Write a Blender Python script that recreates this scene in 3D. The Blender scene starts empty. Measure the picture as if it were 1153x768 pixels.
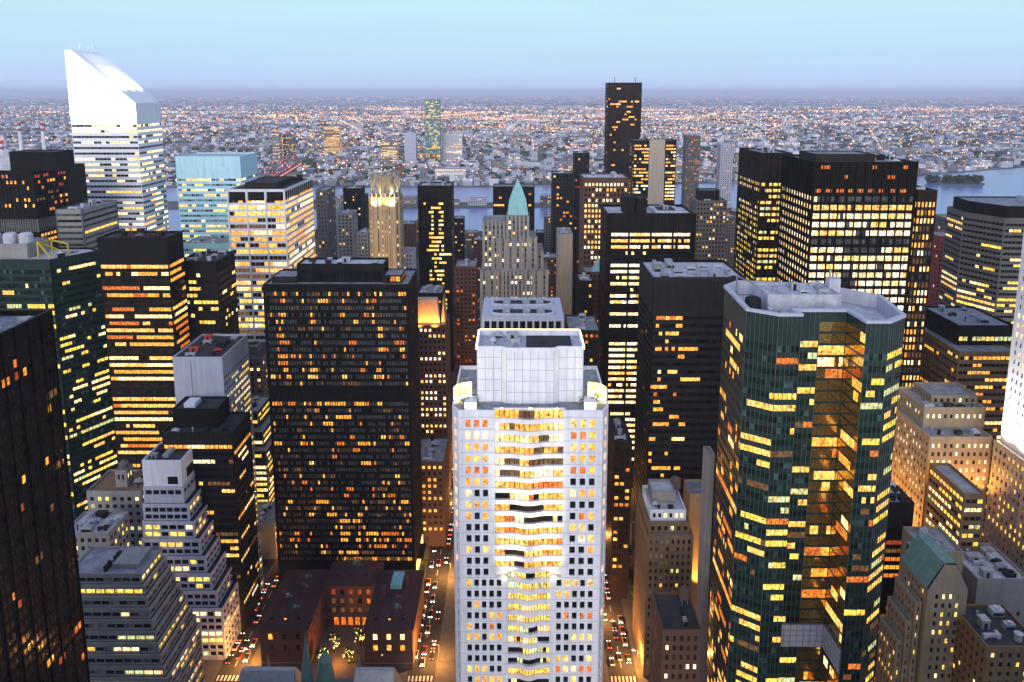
import bpy, math, random, zlib
import numpy as np

S = bpy.context.scene
COL = S.collection
R = math.radians

# ------------------------------------------------------------------ camera, sky, sun, exposure
F, CX, CY, PW, PH = 850.0, 576.5, 245.0, 1153.0, 768.0
CAMZ, PITCH = 245.0, R(9.4)
YAW = math.atan((580 - CX) / F * math.cos(PITCH))
cd = bpy.data.cameras.new('camera')
cam = bpy.data.objects.new('camera', cd)
COL.objects.link(cam)
cd.sensor_width = 36.0
cd.lens = F / PW * 36.0
cd.shift_y = -(PH / 2 - CY) / PW
cd.clip_start, cd.clip_end = 1.0, 500000.0
cam.location = (0, 0, CAMZ)
cam.rotation_euler = (math.pi / 2 - PITCH, 0, YAW)
S.camera = cam

SUN_EL, SUN_AZ = R(14.0), R(188.0)        # afterglow behind the camera, slightly to the left
W = bpy.data.worlds.new('World'); S.world = W
W.use_nodes = True
wn, wl = W.node_tree.nodes, W.node_tree.links
wn.clear()
wo = wn.new('ShaderNodeOutputWorld'); bg = wn.new('ShaderNodeBackground')
sky = wn.new('ShaderNodeTexSky'); sky.sky_type = 'NISHITA'; sky.sun_disc = False
sky.sun_elevation = R(2.0); sky.sun_rotation = R(188.0); sky.altitude = 200; sky.dust_density = 1.0; sky.ozone_density = 2.0
tc = wn.new('ShaderNodeTexCoord'); sx = wn.new('ShaderNodeSeparateXYZ'); ramp = wn.new('ShaderNodeValToRGB')
wl.new(tc.outputs['Generated'], sx.inputs[0]); wl.new(sx.outputs['Z'], ramp.inputs[0])
mixs = wn.new('ShaderNodeMix'); mixs.data_type = 'RGBA'; mixs.blend_type = 'MIX'; mixs.inputs['Factor'].default_value = 0.8
cr = ramp.color_ramp
SKY = [(0.0, (0.60, 0.78, 1.16)), (0.045, (0.54, 0.80, 1.04)), (0.105, (0.57, 0.88, 1.01)), (0.30, (0.54, 0.69, 1.02)), (1.0, (0.38, 0.46, 0.76))]
while len(cr.elements) < len(SKY): cr.elements.new(0.5)
for e, (p, c) in zip(cr.elements, SKY): e.position = p; e.color = (*[k * 10.0 for k in c], 1)
cn = wn.new('ShaderNodeTexNoise'); cmap = wn.new('ShaderNodeMapping')     # faint high cloud streaks
cmap.inputs['Scale'].default_value = (1.5, 1.5, 26.0)
cn.inputs['Scale'].default_value = 2.2; cn.inputs['Detail'].default_value = 5
wl.new(tc.outputs['Generated'], cmap.inputs[0]); wl.new(cmap.outputs[0], cn.inputs['Vector'])
cmr = wn.new('ShaderNodeMapRange'); cmr.inputs['From Min'].default_value = 0.3; cmr.inputs['From Max'].default_value = 0.7
cmr.inputs['To Min'].default_value = 0.98; cmr.inputs['To Max'].default_value = 1.025
wl.new(cn.outputs[0], cmr.inputs[0])
vm = wn.new('ShaderNodeVectorMath'); vm.operation = 'SCALE'
wl.new(sky.outputs[0], mixs.inputs['A']); wl.new(ramp.outputs[0], mixs.inputs['B'])
wl.new(mixs.outputs['Result'], vm.inputs[0]); wl.new(cmr.outputs[0], vm.inputs['Scale'])
wl.new(vm.outputs[0], bg.inputs[0]); bg.inputs[1].default_value = 0.1
wl.new(bg.outputs[0], wo.inputs[0])

sd = bpy.data.lights.new('afterglow_sun', 'SUN'); sd.energy = 1.65; sd.angle = R(35); sd.color = (1.0, 0.92, 0.86)
so = bpy.data.objects.new('afterglow_sun', sd); COL.objects.link(so)
# sunlight travels towards +Y (away from the viewer) and down
so.rotation_euler = (R(90 - 14), 0, R(-8)); so.location = (0, -300, 600)

S.view_settings.view_transform = 'Standard'; S.view_settings.look = 'None'
S.view_settings.gamma = 1.0; S.view_settings.exposure = 0.24
S.view_settings.use_curve_mapping = False
c = S.cycles
c.max_bounces = 5; c.diffuse_bounces = 2; c.glossy_bounces = 3; c.volume_bounces = 1; c.transmission_bounces = 2
c.sample_clamp_indirect = 3.0; c.caustics_reflective = False; c.caustics_refractive = False
c.use_denoising = True
try: c.denoiser = 'OPENIMAGEDENOISE'
except Exception: pass

# ------------------------------------------------------------------ projection helpers (photo pixel -> place in the city)
cy_, sy_ = math.cos(YAW), math.sin(YAW)
FWD = np.array([-sy_ * math.cos(PITCH), cy_ * math.cos(PITCH), -math.sin(PITCH)])
RGT = np.array([cy_, sy_, 0.0])
UPV = np.cross(RGT, FWD)

def ray(px, py): return FWD + RGT * ((px - CX) / F) + UPV * ((CY - py) / F)
def P(px, py, Y):
    d = ray(px, py); t = Y / d[1]
    return t * d[0], CAMZ + t * d[2]
def G(px, py, Z=0.0):
    d = ray(px, py); t = (Z - CAMZ) / d[2]
    return t * d[0], t * d[1]
def proj(p):
    q = np.asarray(p, float) - np.array([0, 0, CAMZ]); z = q @ FWD
    return CX + F * (q @ RGT) / z, CY - F * (q @ UPV) / z, z

# ------------------------------------------------------------------ materials
MATS = {}
def newmat(name):
    m = bpy.data.materials.new(name); m.use_nodes = True
    return m, m.node_tree.nodes, m.node_tree.links, m.node_tree.nodes['Principled BSDF']

def wallmat(name, col, rough=0.75, var=0.18, scale=0.12, metal=0.0, spec=0.4, streak=0.12):
    """masonry, metal or painted surface: uneven tone, vertical weather streaks and fine grain"""
    m, n, l, b = newmat(name)
    geo = n.new('ShaderNodeNewGeometry')
    nz = n.new('ShaderNodeTexNoise'); nz.inputs['Scale'].default_value = scale; nz.inputs['Detail'].default_value = 6; nz.inputs['Roughness'].default_value = 0.65
    l.new(geo.outputs['Position'], nz.inputs['Vector'])
    mp = n.new('ShaderNodeMapping'); mp.inputs['Scale'].default_value = (0.9, 0.9, 0.05)
    l.new(geo.outputs['Position'], mp.inputs[0])
    n2 = n.new('ShaderNodeTexNoise'); n2.inputs['Scale'].default_value = 1.0; n2.inputs['Detail'].default_value = 3
    l.new(mp.outputs[0], n2.inputs['Vector'])
    def mr(src, lo, hi):
        r = n.new('ShaderNodeMapRange'); r.inputs['From Min'].default_value = 0.28; r.inputs['From Max'].default_value = 0.72
        r.inputs['To Min'].default_value = lo; r.inputs['To Max'].default_value = hi
        l.new(src, r.inputs[0]); return r.outputs[0]
    mu = n.new('ShaderNodeMath'); mu.operation = 'MULTIPLY'
    l.new(mr(nz.outputs[0], 1 - var, 1 + var), mu.inputs[0]); l.new(mr(n2.outputs[0], 1 - streak, 1 + streak), mu.inputs[1])
    vs = n.new('ShaderNodeVectorMath'); vs.operation = 'SCALE'
    vs.inputs[0].default_value = col; l.new(mu.outputs[0], vs.inputs['Scale'])
    l.new(vs.outputs[0], b.inputs['Base Color'])
    b.inputs['Roughness'].default_value = rough; b.inputs['Metallic'].default_value = metal; b.inputs['Specular IOR Level'].default_value = min(spec, .06) if max(col) < .06 and 'green' not in name else spec
    MATS[name] = m
    return m

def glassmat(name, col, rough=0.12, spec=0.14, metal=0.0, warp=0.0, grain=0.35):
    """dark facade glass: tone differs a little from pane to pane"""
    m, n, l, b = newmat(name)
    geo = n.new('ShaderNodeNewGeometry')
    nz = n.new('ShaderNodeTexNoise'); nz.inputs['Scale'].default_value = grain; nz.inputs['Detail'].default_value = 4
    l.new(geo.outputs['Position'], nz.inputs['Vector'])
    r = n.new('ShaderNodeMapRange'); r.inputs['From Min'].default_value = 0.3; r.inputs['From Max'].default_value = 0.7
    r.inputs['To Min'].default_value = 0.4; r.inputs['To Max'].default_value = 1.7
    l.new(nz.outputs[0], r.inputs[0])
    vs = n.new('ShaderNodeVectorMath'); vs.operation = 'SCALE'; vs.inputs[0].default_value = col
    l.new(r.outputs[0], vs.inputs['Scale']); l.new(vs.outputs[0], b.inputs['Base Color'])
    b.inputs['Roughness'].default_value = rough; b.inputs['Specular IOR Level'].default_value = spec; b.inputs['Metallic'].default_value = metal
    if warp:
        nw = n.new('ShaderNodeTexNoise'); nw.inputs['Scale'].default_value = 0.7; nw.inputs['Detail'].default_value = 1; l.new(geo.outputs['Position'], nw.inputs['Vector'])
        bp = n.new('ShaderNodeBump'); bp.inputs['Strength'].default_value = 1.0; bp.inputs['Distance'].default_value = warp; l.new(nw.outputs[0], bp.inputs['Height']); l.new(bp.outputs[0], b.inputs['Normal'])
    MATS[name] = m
    return m

def litmat(name, col, strength, var=0.88, scale=1.2, sample=False):
    """a lit room behind glass: ceiling lights, furniture and blinds make it uneven"""
    m, n, l, b = newmat(name)
    geo = n.new('ShaderNodeNewGeometry')
    mp = n.new('ShaderNodeMapping'); mp.inputs['Scale'].default_value = (1.0, 1.0, 0.8)
    l.new(geo.outputs['Position'], mp.inputs[0])
    nz = n.new('ShaderNodeTexNoise'); nz.inputs['Scale'].default_value = scale; nz.inputs['Detail'].default_value = 4; nz.inputs['Roughness'].default_value = 0.7
    l.new(mp.outputs[0], nz.inputs['Vector'])
    r = n.new('ShaderNodeMapRange'); r.inputs['From Min'].default_value = 0.33; r.inputs['From Max'].default_value = 0.68
    r.inputs['To Min'].default_value = strength * (1 - var); r.inputs['To Max'].default_value = strength * (1 + var)
    l.new(nz.outputs[0], r.inputs[0])
    n3 = n.new('ShaderNodeTexNoise'); n3.inputs['Scale'].default_value = 0.45; n3.inputs['Detail'].default_value = 2
    l.new(geo.outputs['Position'], n3.inputs['Vector'])
    cr = n.new('ShaderNodeValToRGB')
    cr.color_ramp.elements[0].position = 0.35; cr.color_ramp.elements[1].position = 0.65
    cr.color_ramp.elements[0].color = (col[0], col[1] * 0.66, col[2] * 0.45, 1)
    cr.color_ramp.elements[1].color = (col[0], min(1, col[1] * 1.12), min(1, col[2] * 1.25), 1)
    l.new(n3.outputs[0], cr.inputs[0])
    l.new(cr.outputs[0], b.inputs['Emission Color']); l.new(r.outputs[0], b.inputs['Emission Strength'])
    b.inputs['Base Color'].default_value = (0.03, 0.03, 0.03, 1); b.inputs['Roughness'].default_value = 0.15
    m.cycles.emission_sampling = 'AUTO' if sample else 'NONE'
    MATS[name] = m
    return m

def lampmat(name, col, strength, sample=False):
    m, n, l, b = newmat(name)
    b.inputs['Base Color'].default_value = (0.2, 0.2, 0.2, 1)
    b.inputs['Emission Color'].default_value = (*col, 1); b.inputs['Emission Strength'].default_value = strength
    m.cycles.emission_sampling = 'AUTO' if sample else 'NONE'
    MATS[name] = m
    return m

wallmat('white_panel', (0.72, 0.73, 0.79), 0.6, 0.09, 0.3, streak=0.12)
wallmat('white_grid', (0.66, 0.67, 0.72), 0.6, 0.08, 0.3)
wallmat('joint_grey', (0.36, 0.36, 0.40)); wallmat('aluminium', (0.84, 0.84, 0.86), 0.45, 0.05, 0.3, streak=0.04)
wallmat('pale_blue_metal', (0.42, 0.70, 0.80), 0.4, 0.08, 0.3)
wallmat('black_metal', (0.009, 0.0085, 0.008), 0.45, 0.2, 0.3)
wallmat('bronze_metal', (0.022, 0.015, 0.011), 0.45, 0.2, 0.3)
wallmat('dark_grey', (0.026, 0.024, 0.023), 0.6)
wallmat('charcoal', (0.013, 0.012, 0.0115), 0.6)
wallmat('mid_grey', (0.125, 0.118, 0.112), 0.75)
wallmat('light_grey', (0.27, 0.255, 0.24), 0.75)
wallmat('bluish_grey', (0.46, 0.47, 0.55), 0.75, 0.08)
wallmat('limestone', (0.29, 0.235, 0.165), 0.85)
wallmat('warm_limestone', (0.42, 0.32, 0.20), 0.85)
wallmat('tan_brick', (0.20, 0.125, 0.065), 0.9)
wallmat('brown_brick', (0.10, 0.055, 0.04), 0.9)
wallmat('red_brick', (0.30, 0.07, 0.05), 0.9)
wallmat('brownstone', (0.17, 0.08, 0.05), 0.9)
wallmat('roof_slate', (0.060, 0.024, 0.025), 0.85)
wallmat('beige_wall', (0.42, 0.36, 0.29), 0.85, 0.06)
wallmat('green_spandrel', (0.020, 0.040, 0.034), 0.22)
wallmat('green_spandrel_pale', (0.055, 0.11, 0.095), 0.22)
wallmat('dark_green_metal', (0.020, 0.036, 0.030), 0.35)
wallmat('roof_grey', (0.23, 0.24, 0.265), 0.9, 0.5, 0.3)
wallmat('roof_pale', (0.45, 0.46, 0.51), 0.9, 0.35, 0.3)
wallmat('roof_dark', (0.05, 0.05, 0.055), 0.9, 0.3, 0.25)
wallmat('galvanised', (0.36, 0.38, 0.42), 0.5, 0.15, 0.6, metal=0.3)
wallmat('copper_green', (0.12, 0.235, 0.21), 0.7, 0.2, 0.4)
wallmat('copper_teal', (0.25, 0.50, 0.52), 0.7, 0.15, 0.4)
wallmat('yellow_steel', (0.55, 0.38, 0.03), 0.5)
wallmat('tank_wood', (0.10, 0.07, 0.05), 0.9)
wallmat('bark', (0.06, 0.045, 0.03), 0.9)
wallmat('leaf', (0.06, 0.11, 0.025), 0.8, 0.5, 0.8)
wallmat('leaf_dark', (0.035, 0.06, 0.02), 0.8, 0.5, 0.8)
wallmat('asphalt', (0.04, 0.04, 0.041), 0.85, 0.25, 0.3)
wallmat('paving', (0.075, 0.07, 0.065), 0.85, 0.2, 0.4)
wallmat('road_paint', (0.55, 0.55, 0.52), 0.8)
wallmat('stone_island', (0.12, 0.12, 0.11), 0.9)
wallmat('stack_white', (0.75, 0.75, 0.77), 0.7)
wallmat('stack_red', (0.45, 0.05, 0.04), 0.7)
wallmat('steel_grey', (0.16, 0.17, 0.2), 0.6)
wallmat('tyre', (0.02, 0.02, 0.02), 0.9)
for k, cc in {'car_white': (0.7, 0.7, 0.7), 'car_black': (0.02, 0.02, 0.022), 'car_silver': (0.35, 0.36, 0.38), 'car_yellow': (0.75, 0.42, 0.02), 'car_red': (0.35, 0.03, 0.03)}.items():
    wallmat(k, cc, 0.3, 0.05)

glassmat('glass_black', (0.012, 0.013, 0.015)); glassmat('glass_blue', (0.05, 0.065, 0.085)); glassmat('glass_brown', (0.030, 0.019, 0.012))
glassmat('glass_green', (0.007, 0.024, 0.018), 0.05, 0.4, 0.0, 0.08); glassmat('glass_grey', (0.075, 0.078, 0.08), 0.25); glassmat('glass_amber', (0.60, 0.37, 0.10), 0.14, 0.5, 0.9, 0.05, 2.2)  # last one: mirrored gold of lit neighbours painted into its base colour
glassmat('blinds', (0.26, 0.25, 0.23), 0.5); glassmat('glass_skyblue', (0.16, 0.27, 0.33), 0.2); glassmat('glass_teal', (0.045, 0.085, 0.08)); glassmat('glass_navy', (0.02, 0.022, 0.03), 0.2)
litmat('lit_pale', (1.0, 0.78, 0.36), 1.7); litmat('lit_white', (1.0, 0.90, 0.62), 1.8); litmat('lit_yellow', (1.0, 0.60, 0.13), 1.35)
litmat('lit_gold', (1.0, 0.46, 0.055), 1.25); litmat('lit_orange', (1.0, 0.27, 0.025), 0.8); litmat('lit_red', (0.85, 0.12, 0.02), 0.42)
litmat('lit_dim', (0.55, 0.27, 0.07), 0.26); litmat('lit_green', (0.8, 0.88, 0.40), 0.9); litmat('lit_lemon', (1.0, 0.72, 0.10), 1.35)
litmat('lit_shop', (1.0, 0.66, 0.18), 3.2, .7, .5, True); litmat('lit_dusk', (0.45, 0.40, 0.34), 0.16)
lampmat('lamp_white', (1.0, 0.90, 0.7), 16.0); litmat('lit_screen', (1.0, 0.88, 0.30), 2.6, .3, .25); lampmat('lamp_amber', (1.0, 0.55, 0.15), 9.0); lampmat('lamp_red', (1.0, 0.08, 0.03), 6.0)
lampmat('lamp_orange', (1.0, 0.40, 0.08), 3.0); lampmat('lamp_flood', (1.0, 0.86, 0.42), 9.0); lampmat('lamp_yellow', (1.0, 0.75, 0.2), 5.0)
lampmat('dot_amber', (1.0, 0.36, 0.07), 2.3); lampmat('dot_yellow', (1.0, 0.60, 0.20), 2.3); lampmat('dot_white', (1.0, 0.93, 0.85), 2.4); lampmat('dot_red', (1.0, 0.16, 0.06), 1.8)

PAL = {  # lit window colours and their shares
    'yellow': [('lit_yellow', 4), ('lit_pale', 3), ('lit_gold', 3), ('lit_white', 1), ('lit_dim', 2)], 'ember': [('lit_gold', 6), ('lit_orange', 4), ('lit_dim', 4), ('lit_yellow', 1)],
    'white': [('lit_pale', 5), ('lit_white', 4), ('lit_yellow', 2)],
    'gold': [('lit_gold', 5), ('lit_yellow', 3), ('lit_orange', 2), ('lit_pale', 1)],
    'orange': [('lit_orange', 5), ('lit_gold', 3), ('lit_red', 3), ('lit_dim', 2)],
    'red': [('lit_red', 4), ('lit_orange', 2), ('lit_dim', 2)],
    'green': [('lit_lemon', 4), ('lit_yellow', 3), ('lit_green', 2), ('lit_orange', 1), ('lit_dim', 2)],
    'dim': [('lit_dim', 3), ('lit_orange', 1), ('lit_gold', 1)],
    'lemon': [('lit_lemon', 4), ('lit_pale', 3), ('lit_yellow', 2), ('lit_green', 1)],
}
DARK = {
    'black': [('glass_black', 1)], 'navy': [('glass_navy', 3), ('glass_blue', 1)], 'brown': [('glass_brown', 4), ('glass_black', 1)], 'green': [('glass_green', 5), ('glass_black', 1), ('glass_teal', 1)],
    'blue': [('glass_blue', 3), ('glass_black', 1)], 'mixed': [('glass_black', 4), ('glass_blue', 1), ('blinds', 1)], 'grey': [('glass_grey', 4), ('glass_black', 1)],
    'sky': [('glass_skyblue', 3), ('glass_blue', 1)], 'amber': [('glass_amber', 1)], 'blindy': [('blinds', 2), ('glass_black', 2), ('lit_dusk', 1)],  # amber panes carry a painted gold reflection
}

# ------------------------------------------------------------------ mesh helpers
class MB:
    def __init__(s): s.q = []; s.qm = []; s.n = []; s.nm = []
    def quads(s, a, m=0):
        a = np.asarray(a, float).reshape(-1, 4, 3)
        if len(a): s.q.append(a); s.qm.append(np.broadcast_to(np.asarray(m), (len(a),)).astype(int))
    def poly(s, pts, m=0): s.n.append(np.asarray(pts, float)); s.nm.append(m)
    def box(s, x0, x1, y0, y1, z0, z1, m=0):
        a, b, c_, d, e, f, g, h = (x0, y0, z0), (x1, y0, z0), (x1, y1, z0), (x0, y1, z0), (x0, y0, z1), (x1, y0, z1), (x1, y1, z1), (x0, y1, z1)
        s.quads([[a, b, f, e], [b, c_, g, f], [c_, d, h, g], [d, a, e, h], [e, f, g, h], [d, c_, b, a]], m)
    def prism(s, poly, z0, z1, m=0, top=None, cap=True):
        k = len(poly)
        for i in range(k):
            (ax, ay), (bx, by) = poly[i], poly[(i + 1) % k]
            s.quads([[(ax, ay, z0), (bx, by, z0), (bx, by, z1), (ax, ay, z1)]], m)
        if cap:
            s.poly([(x, y, z1) for x, y in poly], m if top is None else top)
            s.poly([(x, y, z0) for x, y in reversed(poly)], m)
    def frustum(s, p0, z0, p1, z1, m=0, cap=True):
        k = len(p0)
        for i in range(k):
            j = (i + 1) % k
            s.quads([[(*p0[i], z0), (*p0[j], z0), (*p1[j], z1), (*p1[i], z1)]], m)
        if cap:
            s.poly([(x, y, z1) for x, y in p1], m); s.poly([(x, y, z0) for x, y in reversed(p0)], m)
    def cyl(s, cx, cy, z0, z1, r0, r1=None, k=12, m=0):
        r1 = r0 if r1 is None else r1
        an = [2 * math.pi * i / k for i in range(k)]
        s.frustum([(cx + r0 * math.cos(t), cy + r0 * math.sin(t)) for t in an], z0, [(cx + max(r1, 1e-3) * math.cos(t), cy + max(r1, 1e-3) * math.sin(t)) for t in an], z1, m)
    def bar(s, a, b, w, m=0):
        a, b = np.asarray(a, float), np.asarray(b, float); d = b - a; L = np.linalg.norm(d); d /= L
        h = np.array([0, 0, 1.0]) if abs(d[2]) < 0.9 else np.array([1.0, 0, 0])
        u = np.cross(d, h); u /= np.linalg.norm(u); v = np.cross(u, d)
        o = [(-1, -1), (1, -1), (1, 1), (-1, 1)]
        A = [a + (i * u + j * v) * w / 2 for i, j in o]; B = [b + (i * u + j * v) * w / 2 for i, j in o]
        for i in range(4):
            j = (i + 1) % 4; s.quads([[A[j], A[i], B[i], B[j]]], m)
        s.quads([A, B[::-1]], m)
    def empty(s): return not s.q and not s.n
    def build(s, name, mats, parent=None, base=None):
        vs = [a.reshape(-1, 3) for a in s.q] + s.n
        v = np.concatenate(vs)
        if base is None: base = np.array(parent.location) if parent is not None else np.zeros(3)
        base = np.asarray(base, float)
        key = np.round(v * 400).astype(np.int64)
        k1 = (key[:, 0] + 80_000_000) * 1_000_003 + (key[:, 1] + 80_000_000)
        k1 = k1 * 1_000_033 + key[:, 2]
        _, first, inv = np.unique(k1, return_index=True, return_inverse=True)
        nq = sum(len(a) for a in s.q)
        faces = inv[:nq * 4].reshape(-1, 4).tolist(); o = nq * 4
        for a in s.n: faces.append(inv[o:o + len(a)].tolist()); o += len(a)
        mi = np.concatenate(s.qm + [np.array(s.nm, int)]) if s.qm else np.array(s.nm, int)
        me = bpy.data.meshes.new(name)
        me.from_pydata((v[first] - base).tolist(), [], faces)
        for mm in (mats if isinstance(mats, (list, tuple)) else [mats]): me.materials.append(MATS[mm])
        me.polygons.foreach_set('material_index', mi.astype(np.int32)); me.update()
        ob = bpy.data.objects.new(name, me); COL.objects.link(ob)
        if parent is not None: ob.parent = parent
        else: ob.location = base
        return ob

def tag(o, label=None, cat=None, group=None, kind=None):
    if label: o['label'] = label
    if cat: o['category'] = cat
    if group: o['group'] = group
    if kind: o['kind'] = kind
    return o
def empty(name, loc, label, cat, group=None):
    o = bpy.data.objects.new(name, None); COL.objects.link(o); o.location = loc; o.empty_display_size = 1
    return tag(o, label, cat, group)

def pick(rng, ws):
    t = rng.random() * sum(w for _, w in ws)
    for k, w in ws:
        t -= w
        if t <= 0: return k
    return ws[-1][0]

def sp(bay, floor, wf, hf, p=0.3, pal='yellow', dark='mixed', run=2.5, rowv=0.3, rec=0.3, top=1.5, bot=5.0, side=0.6, skip=None, sill=0.5, zone=None, fm=None):
    return dict(bay=bay, floor=floor, wf=wf, hf=hf, p=p, pal=pal, dark=dark, run=run, rowv=rowv, rec=rec, top=top, bot=bot, side=side, skip=skip, sill=sill, zone=zone, fm=fm)

def facade(mb, a, b, z0, z1, spec, rng, m_pier=0, m_span=1):
    """one wall from a to b (seen from outside, left to right) with real recessed openings; returns its windows"""
    a = np.array(a, float); b = np.array(b, float); L = float(np.linalg.norm(b - a)); u = (b - a) / L
    n = np.array([u[1], -u[0]])
    if spec is not None and spec['fm'] is not None: m_pier = m_span = spec['fm']
    H = z1 - z0
    if spec is None or L < 1.5 or H < spec['top'] + spec['bot'] + 1.5:
        mb.quads([[(*a, z0), (*b, z0), (*b, z1), (*a, z1)]], m_pier); return []
    sd_ = min(spec['side'], L * 0.2)
    nx = max(1, round((L - 2 * sd_) / spec['bay'])); ny = max(1, int((H - spec['top'] - spec['bot']) / spec['floor']))
    bot = H - spec['top'] - ny * spec['floor']
    pu = (L - 2 * sd_) / nx; ww = pu * spec['wf']; wh = spec['floor'] * spec['hf']
    ul = [0.0]
    for i in range(nx): o = sd_ + i * pu + (pu - ww) / 2; ul += [o, o + ww]
    ul.append(L)
    zl = [z0]
    for j in range(ny): o = z0 + bot + j * spec['floor'] + (spec['floor'] - wh) * spec['sill']; zl += [o, o + wh]
    zl.append(z1)
    ul, zl = np.array(ul), np.array(zl)
    has = np.ones((ny, nx), bool)
    if spec['skip']:
        for j in range(ny):
            for i in range(nx):
                if spec['skip'](i, j, nx, ny): has[j, i] = False
    U, Z = np.meshgrid(np.arange(len(ul) - 1), np.arange(len(zl) - 1), indexing='ij')
    hole = np.zeros(U.shape, bool)
    hole[1::2, 1::2] = has.T
    def pts(uu, zz, d=0.0):
        return np.stack([a[0] + u[0] * uu - n[0] * d, a[1] + u[1] * uu - n[1] * d, zz], -1)
    I, J = U[~hole], Z[~hole]
    mb.quads(np.stack([pts(ul[I], zl[J]), pts(ul[I + 1], zl[J]), pts(ul[I + 1], zl[J + 1]), pts(ul[I], zl[J + 1])], 1), np.where(I % 2 == 1, m_span, m_pier))
    I, J = U[hole], Z[hole]; d = spec['rec']
    c4 = [(ul[I], zl[J]), (ul[I + 1], zl[J]), (ul[I + 1], zl[J + 1]), (ul[I], zl[J + 1])]
    for k in range(4):
        p, q = c4[k], c4[(k + 1) % 4]
        mb.quads(np.stack([pts(*p), pts(*q), pts(*q, d), pts(*p, d)], 1), m_pier)
    wins = []
    pal, dk = PAL[spec['pal']], DARK[spec['dark']]
    zone = spec['zone']
    for j in range(ny):
        row = spec['p'] if rng.random() > spec['rowv'] else (0.92 if rng.random() < spec['p'] else 0.03)
        k = None; rowpal = pick(rng, pal)
        for i in range(nx):
            pr = row if zone is None else row * zone(i, j, nx, ny)
            if k is None or rng.random() < 1 / spec['run'] or zone is not None and rng.random() < 0.3:
                lit = rng.random() < pr
                k = (rowpal if rng.random() < 0.5 else pick(rng, pal)) if lit else None
            if not has[j, i]: continue
            kk = k if k else pick(rng, dk)
            cpt = pts(ul[2 * i + 1], zl[2 * j + 1], d)
            wins.append((cpt, u, n, ww, wh, kk))
    return wins

def inset(poly, d):
    k = len(poly); out = []
    for i in range(k):
        p0, p1, p2 = (np.array(poly[(i + t) % k], float) for t in (-1, 0, 1))
        d1 = (p1 - p0) / np.linalg.norm(p1 - p0); d2 = (p2 - p1) / np.linalg.norm(p2 - p1)
        n1, n2 = np.array([-d1[1], d1[0]]), np.array([-d2[1], d2[0]])
        s_ = n1 + n2; den = max(0.3, 1 + n1 @ n2)
        out.append(tuple(p1 + s_ * d / den))
    return out

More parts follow.
